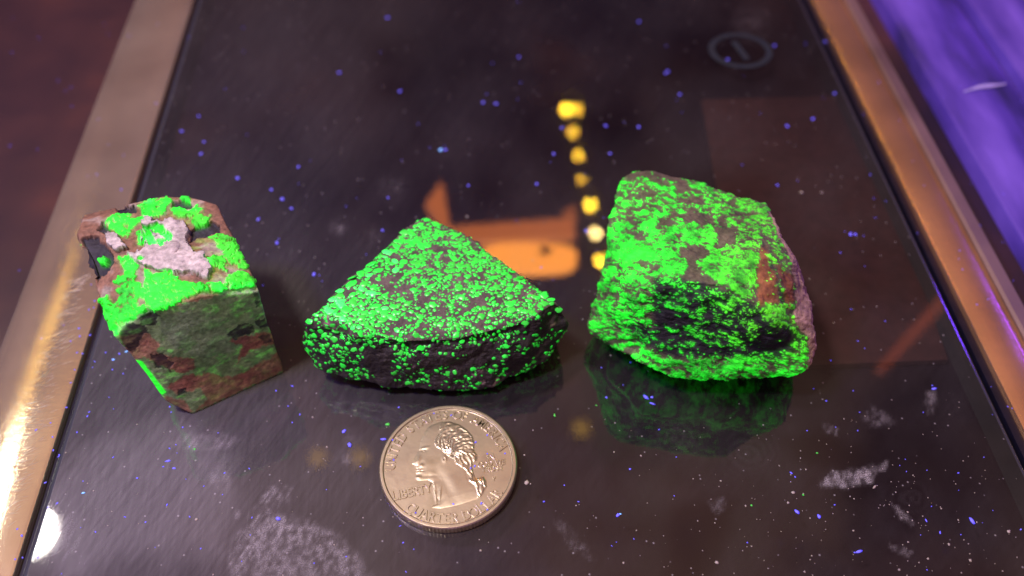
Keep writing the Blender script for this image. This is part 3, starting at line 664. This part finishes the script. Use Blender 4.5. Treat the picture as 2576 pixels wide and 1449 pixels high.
# --- right stone: tall block with undercut front
tp = [(1600, 428, 23.5), (1650, 440, 24), (1745, 468, 24), (1835, 500, 24.5), (1922, 508, 24.5), (1958, 580, 24.5), (1572, 450, 22), (1600, 730, 25), (1680, 700, 27.5), (1820, 715, 28), (1905, 760, 26), (1985, 690, 24)]
lf = [(1532, 590, 20), (1512, 700, 15), (1491, 822, 5), (1500, 828, 2), (1578, 836, 5), (1545, 760, 15)]
rt = [(2000, 680, 22), (2035, 735, 18), (2054, 830, 16), (2062, 890, 12), (2040, 935, 9)]
fb = [(1600, 880, 9), (1640, 930, 7.5), (1690, 949, 6), (1780, 955, 5), (1865, 956, 5), (1950, 944, 6), (1550, 790, 14)]
pts = [P(a, b_, h*mm) for a, b_, h in tp+lf+rt+fb]
g1, g2 = P(1598, 434, 24*mm), P(1915, 517, 24*mm)
bx0 = P(1500, 832, 0); 
pts += [np.array([g1[0]+.003, g1[1]-.006, 0]), np.array([g2[0]+.001, g2[1]-.006, 0]), P(1530, 830, 0), P(1880, 880, 0), P(1990, 870, 0), P(1700, 870, 0)]
c, V = star(pts, 26, 9, (.006, .035), lambda n: n@(-FWD) > .45); nn = normals(V, ICO_F)
px = proj(V)
def z3(l): return [((2200+a/1.449)/1.5652, (600+b/1.449)/1.5652) for a, b in l]
dirv = np.array([[.97, .24, 0], [-.24, .97, 0]])
q = np.stack([px@np.array([.97, .24])/24, px@np.array([-.24, .97])/9], -1)
fol = fbm(q, 101, 5, .6)
V = V+nn*(.0011*fbm(V*150, 25, 4, .55)+0.0017*fbm(V*60, 22, 4)*np.abs(fbm(V*30, 24, 2))*2+.00022*fol+.00022*fbm(V*300, 23, 4, .65))[:, None]
# hollow of the undercut front, and notch low at the left
def gauss(cx, cy, rx, ry): return np.exp(-((px[:, 0]-cx)/rx)**2-((px[:, 1]-cy)/ry)**2)
facing = sst(-.1, .3, ((CAM-V)/np.linalg.norm(CAM-V, axis=1)[:, None]*nn).sum(1))
V = V-nn*(facing*(.0006*gauss(1720, 835, 150, 40)+.0008*gauss(1900, 880, 90, 40)+.0015*gauss(1585, 880, 30, 26)-.0012*gauss(1900, 640, 80, 60)))[:, None]
V = sit(V); px = proj(V)
wp = px+7*np.stack([fbm(px/18, 140, 4), fbm(px/18, 150, 4)], -1)+2.5*np.stack([fbm(px/5, 141, 2), fbm(px/5, 151, 2)], -1)
def m3_(polys, soft=6):
    m = np.zeros(len(wp))
    for p in polys: m = np.maximum(m, sst(-soft, soft, sdpoly(wp, z3(p))))
    return m
dens = np.full(len(px), .56)
def setd(polys, d, soft=8):
    global dens
    k = m3_(polys, soft); dens = dens*(1-k)+d*k
setd([[(340, 330), (500, 320), (700, 400), (640, 520), (760, 640), (700, 720), (480, 700), (300, 640), (240, 900), (210, 800), (300, 420)]], .62)
setd([[(360, 120), (620, 140), (800, 220), (1180, 310), (1220, 420), (1000, 420), (700, 390), (560, 330), (340, 330)]], .56)
setd([[(400, 195), (560, 200), (560, 255), (400, 260)], [(700, 260), (840, 250), (830, 290), (720, 300)], [(680, 340), (860, 350), (820, 400), (700, 390)]], .22)
setd([[(690, 400), (880, 440), (905, 500), (860, 560), (720, 500), (600, 450)], [(330, 470), (420, 470), (480, 530), (600, 540), (560, 620), (460, 610), (370, 650), (310, 600)],
      [(780, 590), (900, 590), (950, 610), (1050, 565), (1150, 560), (1150, 650), (1130, 720), (1080, 790), (1050, 825), (960, 760), (880, 720), (820, 660)], [(600, 640), (720, 620), (740, 700), (620, 700)]], .88, 5)
setd([[(700, 540), (830, 520), (850, 570), (770, 620), (800, 690), (900, 730), (960, 790), (700, 740), (740, 650)], [(900, 430), (1010, 440), (1000, 510), (920, 530)]], .08)
setd([[(540, 720), (700, 715), (900, 750), (1000, 820), (1120, 890), (1040, 950), (900, 960), (640, 1010), (520, 1010), (540, 850)]], .42)
setd([[(690, 760), (770, 760), (780, 880), (740, 940), (640, 920), (660, 830)], [(860, 830), (1120, 860), (1180, 890), (900, 960)]], .52)
setd([[(520, 920), (740, 910), (760, 990), (560, 1020)]], .05)
setd([[(480, 1000), (900, 960), (1150, 1000), (1300, 1080), (1250, 1170), (700, 1180), (500, 1120)]], .40)
setd([[(1150, 1000), (1320, 990), (1330, 1080), (1250, 1150), (1150, 1130)]], .05)
setd([[(200, 900), (390, 960), (420, 1040), (190, 1030)], [(500, 1180), (700, 1170), (1400, 1160), (1430, 1260), (1000, 1320), (600, 1300)]], .68)
setd([[(1190, 880), (1270, 880), (1310, 940), (1270, 1000), (1180, 970)]], .9)
rim = m3_([[(1200, 330), (1235, 440), (1270, 520), (1320, 600), (1340, 700), (1360, 860), (1340, 960), (1420, 1060), (1430, 1160), (1400, 1270), (1600, 1270), (1600, 600), (1400, 550), (1300, 330)]], 3)
rust = m3_([[(1150, 530), (1190, 550), (1200, 640), (1240, 700), (1250, 860), (1140, 880), (1130, 680)], [(1240, 640), (1330, 690), (1350, 850), (1310, 900), (1280, 760)]], 6)
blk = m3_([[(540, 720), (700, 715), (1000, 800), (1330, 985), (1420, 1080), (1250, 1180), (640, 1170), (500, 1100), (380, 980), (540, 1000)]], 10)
edge_top = m3_([[(380, 150), (440, 100), (620, 120), (780, 215), (760, 240), (620, 165), (450, 135), (400, 170)]], 3)
dens = dens*(1-rim)*(1-.65*rust)*(1-.7*edge_top)
wx = wp+10*fbm(px/60, 119, 2)[:, None]
fol2 = fbm(np.stack([wx@np.array([.97, .26])/15, wx@np.array([-.26, .97])/5.5], -1), 115, 4, .6)
fol3 = fbm(np.stack([wx@np.array([.97, .26])/8, wx@np.array([-.26, .97])/3.2], -1), 117, 3, .6)
noi = .5+.5*(.42*fol*1.7+.66*fol2+.52*fol3)
thr = 1-dens
gm = sst(-.03, .03, noi-(.25+.64*thr))
crk = np.abs(fbm(np.stack([wp@np.array([.97, .24])/26, wp@np.array([-.24, .97])/10], -1), 131, 4)); gm = gm*(.15+.85*sst(.010, .045, crk))
gm = np.where(dens < .02, 0, gm)
f1 = fbm(V*420, 121, 4); f2 = fbm(V*130, 122, 4)
yel = sst(1640, 1980, px[:, 0]+.1*(px[:, 1]-700))*sst(960, 800, px[:, 1])
alb = np.array([.085, .060, .050])*(1+.6*f1)[:, None]
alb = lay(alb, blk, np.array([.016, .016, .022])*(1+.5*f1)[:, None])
alb = lay(alb, rust, np.array([.22, .085, .035])*(1+.5*f1)[:, None])
alb = lay(alb, rim, np.array([.36, .24, .20])*(1+.5*f1+.3*f2)[:, None])
alb = lay(alb, gm, [.02, .26, .02])
col = fg*1.12*(1-yel[:, None])+np.array([.15, .82, .012])*yel[:, None]
stg = (.80+1.0*f1+.8*f2+1.3*(noi-.5-.1)).clip(.10, 1.8)
upr = sst(1800, 1960, px[:, 0])*sst(640, 520, px[:, 1])
fl = col*(gm*stg*(1-.5*upr))[:, None]
fl += ((1-gm)*(1-rim)*(1-blk)*(1-rust)*.03*(1+f2))[:, None]*np.array([.3, 1, .1])
V = V+normals(V, ICO_F)*(gm*.00010)[:, None]
V = sit(V)
fl = np.maximum(fl, .42*glow(fl, ICO_F, 7))
MR3 = rock_material('right_stone_mineral', .38, .72, .75, .7, 1000)
right = split('mineral_stone', [('weathered_rind', rim)], V, alb, fl, MR3, 'largest stone, at the right, rough and mostly glowing green with a brown rind', 'stone', 'fluorescent stones on the glass')
print('right stone')

# ------------------------------------------------------------------ the coin
RC = .02426/2; TH = .00175
def c2(a, b_): return ((1480+a/2.734)/1.5652, (1580+b_/2.734)/1.5652)
def cw(a, b_, h=TH): p = P(*c2(a, b_), h); return p[:2]
ext = [cw(30, 700), cw(1522, 650), cw(780, 38), cw(800, 1378)]
CC = np.array([(ext[0][0]+ext[1][0])/2, (ext[2][1]+ext[3][1])/2])
print('coin size mm', (ext[1][0]-ext[0][0])*1e3, (ext[2][1]-ext[3][1])*1e3)
RC = ((ext[1][0]-ext[0][0])+(ext[2][1]-ext[3][1]))/4
def cl(pts_): return [tuple((cw(a, b_)-CC)*1e3) for a, b_ in pts_]     # coin-local millimetres
bust = cl([(620, 245), (700, 215), (800, 212), (900, 245), (980, 300), (1040, 370), (1065, 450), (1060, 520), (1095, 580), (1088, 640), (1050, 670), (1035, 700), (1050, 760), (1070, 820), (1100, 830), (1150, 800), (1190, 850), (1195, 920), (1170, 960), (1140, 1020), (1095, 1045), (1000, 1075), (900, 1105), (800, 1130), (700, 1147), (600, 1142), (612, 1122), (665, 1095), (682, 1060), (655, 1030), (645, 960), (614, 900), (612, 868), (560, 842), (480, 850), (440, 842), (430, 812), (442, 790), (428, 762), (446, 732), (430, 705), (442, 690), (385, 668), (400, 630), (440, 570), (465, 525), (470, 490), (480, 440), (500, 380), (530, 320), (570, 270)])
hair = cl([(690, 245), (720, 222), (800, 218), (900, 250), (980, 305), (1040, 375), (1062, 450), (1055, 520), (1088, 585), (1080, 640), (1040, 665), (1035, 700), (1055, 780), (1075, 830), (1150, 805), (1188, 860), (1190, 920), (1160, 965), (1120, 1040), (1090, 1035), (1080, 960), (1040, 885), (1000, 855), (950, 730), (850, 665), (840, 625), (790, 600), (740, 560), (700, 520), (640, 490), (625, 450), (640, 400), (672, 340)])
NR, NA = 190, 119*5
rad = np.concatenate([np.linspace(0.0002, .925, NR-26), np.linspace(.93, .985, 26)])*RC
ang = np.linspace(0, 2*math.pi, NA, endpoint=False)
RR, AA = np.meshgrid(rad, ang, indexing='ij')
lx = (RR*np.cos(AA)).ravel(); ly = (RR*np.sin(AA)).ravel(); L2 = np.stack([lx, ly], -1)*1e3
rn = np.hypot(lx, ly)/RC
h = np.zeros(len(lx))
sd = sdpoly(L2, bust); sh = sdpoly(L2, hair)
prof = np.sqrt(np.clip(sd, 0, 1.6)/1.6)
hmm = .13*prof*sst(-.02, .10, sd)                              # bust relief, mm
hx = cl([(830, 560)])[0]
ax, ay = L2[:, 0]-hx[0], L2[:, 1]-hx[1]
phi = np.arctan2(ay, ax); rho = np.hypot(ax, ay)
wave = np.sin((rho*1.4+phi*4.2+1.6*fbm(L2/1.1, 201, 2))*3.6)
pony = sst(-.5, .3, -ay-.3)*sst(.5, 1.5, ax)
wave2 = np.sin((ax*1.0+ay*.25+.7*fbm(L2/1.3, 205, 2))*8.5)
hw = np.where(pony > .5, wave2, wave)
hmm += sst(0, .25, sh)*(.05+.034*hw)
def bump(cx, cy, rx, ry, a, rot=0):
    global hmm
    x0, y0 = cl([(cx, cy)])[0]; k = 24.26/1490
    dx, dy = L2[:, 0]-x0, L2[:, 1]-y0; cr, sr = math.cos(rot), math.sin(rot)
    hmm = hmm+a*np.exp(-((dx*cr+dy*sr)/(rx*k))**2-((-dx*sr+dy*cr)/(ry*k))**2)
bump(525, 500, 45, 14, .045, .2); bump(520, 525, 28, 14, -.06); bump(520, 528, 12, 9, .08)      # brow, socket, eye
bump(490, 690, 24, 20, .08); bump(455, 640, 20, 60, .07, -.35); bump(470, 735, 26, 8, .06); bump(470, 762, 26, 9, .06); bump(468, 748, 30, 5, -.09)
bump(460, 815, 26, 18, .07); bump(580, 670, 60, 60, .05); bump(740, 620, 22, 34, .10); bump(735, 620, 9, 18, -.10)
bump(560, 800, 90, 20, -.04); bump(720, 860, 60, 200, -.09, .5); bump(830, 900, 110, 130, .06); bump(640, 990, 12, 90, .10, .1); bump(690, 1010, 10, 80, .07, -.1)
bump(1060, 870, 45, 18, .10, -.5); bump(1130, 850, 30, 26, .07)
field = -.02*(1-rn**2)
rim_ = .26*sst(.925, .940, rn)*(1-.5*sst(.975, .99, rn))
nick = .006*fbm(L2*1.1, 211, 4)
z = TH-.00017+(hmm+rim_+field+nick)*1e-3
fv = np.stack([lx, ly, z], -1); nface = len(fv)
sdv = []
for (rf, zz, reed) in ((.996, TH-.00010, 0), (.998, TH-.00020, .5), (.998, TH-.00035, 1), (.998, .00035, 1), (.998, .0002, .5), (.985, .00003, 0)):
    rr2 = RC*rf-reed*.00011*(np.arange(NA) % 5 > 2)
    sdv.append(np.stack([rr2*np.cos(ang), rr2*np.sin(ang), np.full(NA, zz)], -1))
av = np.concatenate([fv]+sdv)
rings = NR+6
idx = np.arange(rings*NA).reshape(rings, NA); nxt = np.roll(idx, -1, 1)
qf = np.stack([idx[:-1], idx[1:], nxt[1:], nxt[:-1]], -1).reshape(-1, 4)
me = mesh('coin_body', av, qf.astype(np.int32)); 
M, t, b, o = newmat('worn_cupronickel'); L = t.links.new
tc = nd(t, 'ShaderNodeTexCoord'); n = nd(t, 'ShaderNodeTexNoise'); n.inputs['Scale'].default_value = 260; n.inputs['Detail'].default_value = 6; L(tc.outputs['Object'], n.inputs[0])
r = ramp(t, n.outputs['Fac'], [(.3, (.36, .31, .20)), (.5, (.53, .47, .33)), (.7, (.62, .57, .43))]); L(r.outputs[0], b.inputs['Base Color'])
b.inputs['Metallic'].default_value = .92
mr = nd(t, 'ShaderNodeMapRange'); mr.inputs['From Min'].default_value = .3; mr.inputs['From Max'].default_value = .7; mr.inputs['To Min'].default_value = .50; mr.inputs['To Max'].default_value = .32; L(n.outputs['Fac'], mr.inputs['Value']); L(mr.outputs[0], b.inputs['Roughness'])
n2 = nd(t, 'ShaderNodeTexNoise'); n2.inputs['Scale'].default_value = 3500; n2.inputs['Detail'].default_value = 2; L(tc.outputs['Object'], n2.inputs[0])
bp = nd(t, 'ShaderNodeBump'); bp.inputs['Strength'].default_value = .25; bp.inputs['Distance'].default_value = .00002; L(n2.outputs['Fac'], bp.inputs['Height']); L(bp.outputs[0], b.inputs['Normal'])
MCN = M
coin = bpy.data.objects.new('quarter_coin', None); C.objects.link(coin); coin.location = (*CC, 0)
tag(coin, 'silver quarter dollar coin, portrait side up, lying in front of the middle stone', 'coin')
link('coin_body', me, MCN, coin)
def glyph(ch, size, ext_=.00009, bev=None):
    cu = bpy.data.curves.new('g', 'FONT'); cu.body = ch; cu.size = size; cu.extrude = ext_; cu.bevel_depth = size*.020; cu.bevel_resolution = 1
    cu.align_x = 'CENTER'; cu.align_y = 'BOTTOM_BASELINE'; cu.resolution_u = 3
    cu.offset = size*.002
    ob = bpy.data.objects.new('g', cu); C.objects.link(ob)
    dg = bpy.context.evaluated_depsgraph_get(); dg.update(); mm_ = ob.evaluated_get(dg).to_mesh()
    v_ = [tuple(x.co) for x in mm_.vertices]; f_ = [tuple(p.vertices) for p in mm_.polygons]
    wd = max((x[0] for x in v_), default=0)-min((x[0] for x in v_), default=0)
    bpy.data.objects.remove(ob); bpy.data.curves.remove(cu); return v_, f_, wd
def inscription(items, name='inscription'):
    "items: (char, x, y, angle, size) in coin-local metres"
    v_ = []; f_ = []
    for ch, x, y, a, s in items:
        gv_, gf_, _ = glyph(ch, s); n0 = len(v_); ca, sa = math.cos(a), math.sin(a)
        v_ += [(x+p[0]*ca*.82-p[1]*sa, y+p[0]*.82*sa+p[1]*ca, TH-.00017+.00007+p[2]) for p in gv_]; f_ += [tuple(n0+i for i in q_) for q_ in gf_]
    link(name, mesh(name, v_, f_, smooth=False), MCN, coin)
def deg_at(a, b_): p = cw(a, b_)-CC; return math.atan2(p[1], p[0]), np.hypot(*p)
# upper legend, clockwise, letters upright outward
a0, r0 = deg_at(160, 700); a1, r1 = deg_at(1325, 500)
if a0 < 0: a0 += 2*math.pi
print('legend', math.degrees(a0), math.degrees(a1), r0/RC, r1/RC)
def arc_text(txt, a_start, a_end, rbase, size, inward=False):
    wts = [.55 if c_ == ' ' else (.45 if c_ == 'I' else 1.0) for c_ in txt]; tot = sum(wts)-wts[0]/2-wts[-1]/2; cur = 0; out = []
    for i, c_ in enumerate(txt):
        if i: cur += (wts[i-1]+wts[i])/2
        a = a_start+(a_end-a_start)*cur/tot
        if c_ != ' ': out.append((c_, rbase*math.cos(a), rbase*math.sin(a), a+math.pi/2 if inward else a-math.pi/2, size))
    return out
SZ = .0025
arc = arc_text('UNITED STATES OF AMERICA', a0, a1, RC*.765, SZ)
inscription(arc)
b0, _ = deg_at(370, 1165); b1, _ = deg_at(1300, 985)
print('lower', math.degrees(b0), math.degrees(b1))
inscription(arc_text('QUARTER DOLLAR', b0 if b0 < 0 else b0-2*math.pi, b1, RC*.905, SZ, True))
def line_text(txt, p0, p1, size):
    A_, B_ = cw(*p0)-CC, cw(*p1)-CC; ang_ = math.atan2(*(B_-A_)[::-1]); wts = [.5 if c_ in 'I' else (.6 if c_ == ' ' else 1) for c_ in txt]
    tot = sum(wts)-wts[0]/2-wts[-1]/2; cur = 0; out = []
    for i, c_ in enumerate(txt):
        if i: cur += (wts[i-1]+wts[i])/2
        q_ = A_+(B_-A_)*(cur/tot if tot else 0)
        if c_ != ' ': out.append((c_, q_[0], q_[1], ang_, size))
    return out
inscription(line_text('LIBERTY', (212, 1060), (572, 980), .0024))
inscription(line_text('IN', (1212, 628), (1255, 620), .00145)+line_text('GOD WE', (1125, 705), (1380, 672), .00145)+line_text('TRUST', (1165, 765), (1358, 735), .00145))
A_ = cw(1280, 850)-CC; inscription([('P', A_[0], A_[1], .15, .0013)], 'mint_mark')
print('coin')

# ------------------------------------------------------------------ dust and lint
def specks(name, items, mat, label, cat=None, hbase=0):
    bm = bmesh.new(); bmesh.ops.create_icosphere(bm, subdivisions=1, radius=1)
    bv = np.array([x.co for x in bm.verts]); bf = np.array([[x.index for x in p.verts] for p in bm.faces]); bm.free()
    vs = []; fs = []; n0 = 0
    for (x, y, z, rx, ry, a) in items:
        q_ = bv*np.array([rx, ry, min(rx, ry)*.5])*(1+.35*RNG.uniform(-1, 1, (len(bv), 1))); ca, sa = math.cos(a), math.sin(a)
        q_ = np.stack([q_[:, 0]*ca-q_[:, 1]*sa+x, q_[:, 0]*sa+q_[:, 1]*ca+y, q_[:, 2]+z+min(rx, ry)*.3], -1); vs.append(q_); fs.append(bf+n0); n0 += len(q_)
    me = mesh(name, np.concatenate(vs), np.concatenate(fs).astype(np.int32)); return tag(link(name, me, mat), label, cat, kind='stuff')
MB = simple('blue_lint', (.2, .2, .5), .6, emit=(.06, .05, 1.0), es=1.05); MB2 = simple('cyan_lint', (.3, .5, .7), .6, emit=(.08, .35, 1.0), es=1.3)
for k in (MB, MB2): k.cycles.emission_sampling = 'NONE'
blue = [(853, 183), (1305, 144), (1215, 258), (1248, 261), (1413, 322), (1607, 320), (1523, 317), (1393, 388), (1710, 238), (1680, 180), (1607, 55), (1948, 115), (1535, 387), (500, 292), (457, 330), (513, 357), (505, 388), (598, 449), (650, 552), (683, 478), (710, 501), (733, 525), (750, 420), (1006, 230), (1178, 467), (1350, 463), (976, 498), (962, 580), (697, 611), (790, 690), (975, 45), (1120, 377), (1475, 582), (1830, 150), (1675, 185), (2100, 235), (2075, 105), (2140, 590), (2152, 590), (1980, 318), (1955, 466), (2045, 300),
        (713, 940), (735, 971), (725, 1022), (345, 1203), (285, 1150), (1090, 1270), (1455, 1262), (1525, 1000), (2365, 1340), (2100, 1270), (2150, 1390), (1880, 1365), (2345, 970), (300, 890), (285, 905), (330, 880), (310, 940), (420, 1270), (505, 1380), (460, 1075), (1230, 1268), (1585, 1180), (2410, 1190), (2330, 1310), (1990, 1190), (2000, 1200)]
big_blue = [(423, 1160, 9, 3, .1), (1555, 1296, 6, 4, .6), (2445, 1310, 5, 9, .2), (1625, 1000, 4, 10, .6), (1640, 1015, 10, 3, -.5), (2160, 1388, 9, 4, .3), (2005, 1288, 7, 4, -.8), (2060, 1300, 4, 7, .2), (1640, 1000, 5, 4, 0), (965, 1105, 9, 3, 0), (865, 1085, 7, 4, 1), (880, 1120, 5, 7, .4), (700, 1305, 7, 4, -.6), (438, 1178, 5, 3, 0), (2350, 978, 8, 3, .1), (1240, 1283, 7, 3, 1.2)]
items = []
def put(px_, py_, rx, ry, a, z=0): p = P(px_, py_, z); s = .001/14.4; items.append((p[0], p[1], z, rx*s, ry*s, a))
for (a, c_) in blue:
    if c_ > 800: put(a, c_, RNG.uniform(2.2, 4.5), RNG.uniform(1.5, 2.6), RNG.uniform(0, 3))
    else: put(a, c_, RNG.uniform(5, 7.5), RNG.uniform(3.5, 5), RNG.uniform(0, 3))
for q_ in big_blue: put(*q_)
for k in range(330):
    a, c_ = RNG.uniform(0, 2576), RNG.uniform(0, 1449)
    if RNG.uniform() > .45+.5*(abs(a-1300)/1300): continue
    put(a, c_, RNG.uniform(1.2, 3.2), RNG.uniform(.9, 2), RNG.uniform(0, 3))
for k in range(46):   # cluster along the left trim and its edge
    a = RNG.uniform(20, 330); put(a, 1449-(a-20)*2.6+RNG.uniform(-260, 260), RNG.uniform(2, 4), RNG.uniform(1.5, 2.5), RNG.uniform(0, 3))
coinb = [(c2(a, b_)) for a, b_ in ((245, 65), (190, 630), (180, 415), (1075, 440), (1390, 560), (1065, 695), (1135, 1100), (1200, 1165), (490, 1290), (835, 1105), (425, 1200), (810, 150), (670, 155), (625, 130), (1198, 365), (1275, 725), (1020, 720), (1200, 565), (305, 1190), (540, 1310))]
rock_excl = [[(175, 480), (560, 480), (730, 940), (480, 1050), (290, 860)], [(1072, 530), (1440, 780), (1440, 850), (1250, 985), (950, 985), (745, 870), (760, 800)], [(1600, 420), (1950, 510), (2075, 900), (2040, 945), (1650, 960), (1580, 850), (1485, 830), (1540, 560)]]
keep = []
for it in items:
    pp = proj(np.array([[it[0], it[1], it[2]]]))
    if any(inpoly(pp, pl_)[0] for pl_ in rock_excl): continue
    if np.hypot(it[0]-CC[0], it[1]-CC[1]) < RC*1.03: continue
    if it[0] < xL_out or it[0] > xR_out: it = (*it[:2], -.0034, *it[3:])
    if it[0] > xR_mar: it = (*it[:2], .001, *it[3:])
    keep.append(it)
items = keep
for (a, c_) in coinb: put(a, c_, RNG.uniform(2, 3.5), RNG.uniform(1.5, 2.2), RNG.uniform(0, 3), TH-.0001)
specks('blue_lint', items, MB, 'tiny blue glowing lint specks scattered over glass, trims and coin', 'lint')
items = []
for q_ in ((1108, 378, 9, 6, .8), (285, 905, 5, 3, 0), (2446, 1312, 3, 5, 0), (318, 885, 5, 3, 0), (210, 1240, 5, 3, 0), (1560, 1293, 3, 2, 0)): put(*q_)
specks('pale_blue_lint', items, MB2, 'few pale cyan lint flecks, brightest one beyond the middle stone', 'lint')
items = []
for k in range(1500):
    a, c_ = RNG.uniform(80, 2560), RNG.uniform(640, 1449)
    if RNG.uniform() > .06+.94*sst(1350, 2100, np.array([a]))[0]*sst(950, 1300, np.array([c_]))[0]+.10*(c_ > 1050): continue
    s_ = math.exp(RNG.normal(.15, .45)); put(a, c_, s_*1.2, s_, RNG.uniform(0, 3))
for q_ in ((2015, 485, 8, 5, -.5), (2067, 485, 5, 4, 0), (1175, 545, 4, 4, 0), (2390, 750, 4, 3, 0), (2420, 790, 3, 3, 0), (1340, 655, 3, 3, 0), (1405, 900, 2.5, 2.5, 0), (787, 1050, 3, 3, 0), (1995, 1240, 5, 4, 0), (2200, 1225, 7, 3, .7), (1325, 1215, 6, 8, 0)): put(*q_)
items = [it for it in items if not any(inpoly(proj(np.array([[it[0], it[1], 0]])), pl_)[0] for pl_ in rock_excl) and np.hypot(it[0]-CC[0], it[1]-CC[1]) > RC*1.03 and GX0 < it[0] < GX1]
specks('pale_dust', items, simple('pale_dust', (.42, .38, .35), .8), 'pale gritty dust on the glass, thickest right of the coin', 'dust')
# thin green fluorescent crumbs
items = []
for q_ in ((975, 1068, 7, 4, -.1), (1395, 1045, 3, 5, 0), (2020, 1245, 3, 3, 0), (1890, 1272, 3, 3, 0), (1500, 1020, 3, 2, 0), (490, 1130, 3, 3, 0), (2055, 1140, 3, 2, 0)): put(*q_)
mg = simple('green_crumb', (.1, .4, .1), .6, emit=(.05, 1, .05), es=.35); mg.cycles.emission_sampling = 'NONE'
specks('green_crumbs', items, mg, 'tiny green glowing mineral crumbs on the glass near the coin', 'crumbs')
# violet lint streak on the violet panel
v = []; f = []; N = 26
for k in range(N):
    u = k/(N-1); pp = P(2425+105*u, 232-24*u-3*math.sin(u*5), .0012); wv = .0003+.0005*math.sin(u*3.0)**2
    for j in range(6): a = j*math.pi/3; v.append((pp[0]+.0*math.cos(a), pp[1]+wv*math.cos(a), pp[2]+wv*.5*math.sin(a)+wv*.2))
for k in range(N-1):
    for j in range(6): f.append((k*6+j, k*6+(j+1) % 6, (k+1)*6+(j+1) % 6, (k+1)*6+j))
me = mesh('lint_thread', v, f)
tag(link('lint_thread', me, simple('violet_thread', (.4, .35, .8), .7, emit=(.25, .18, 1), es=.05)), 'pale violet lint thread lying on the violet panel at upper right', 'lint')
print('objects', len(bpy.data.objects))
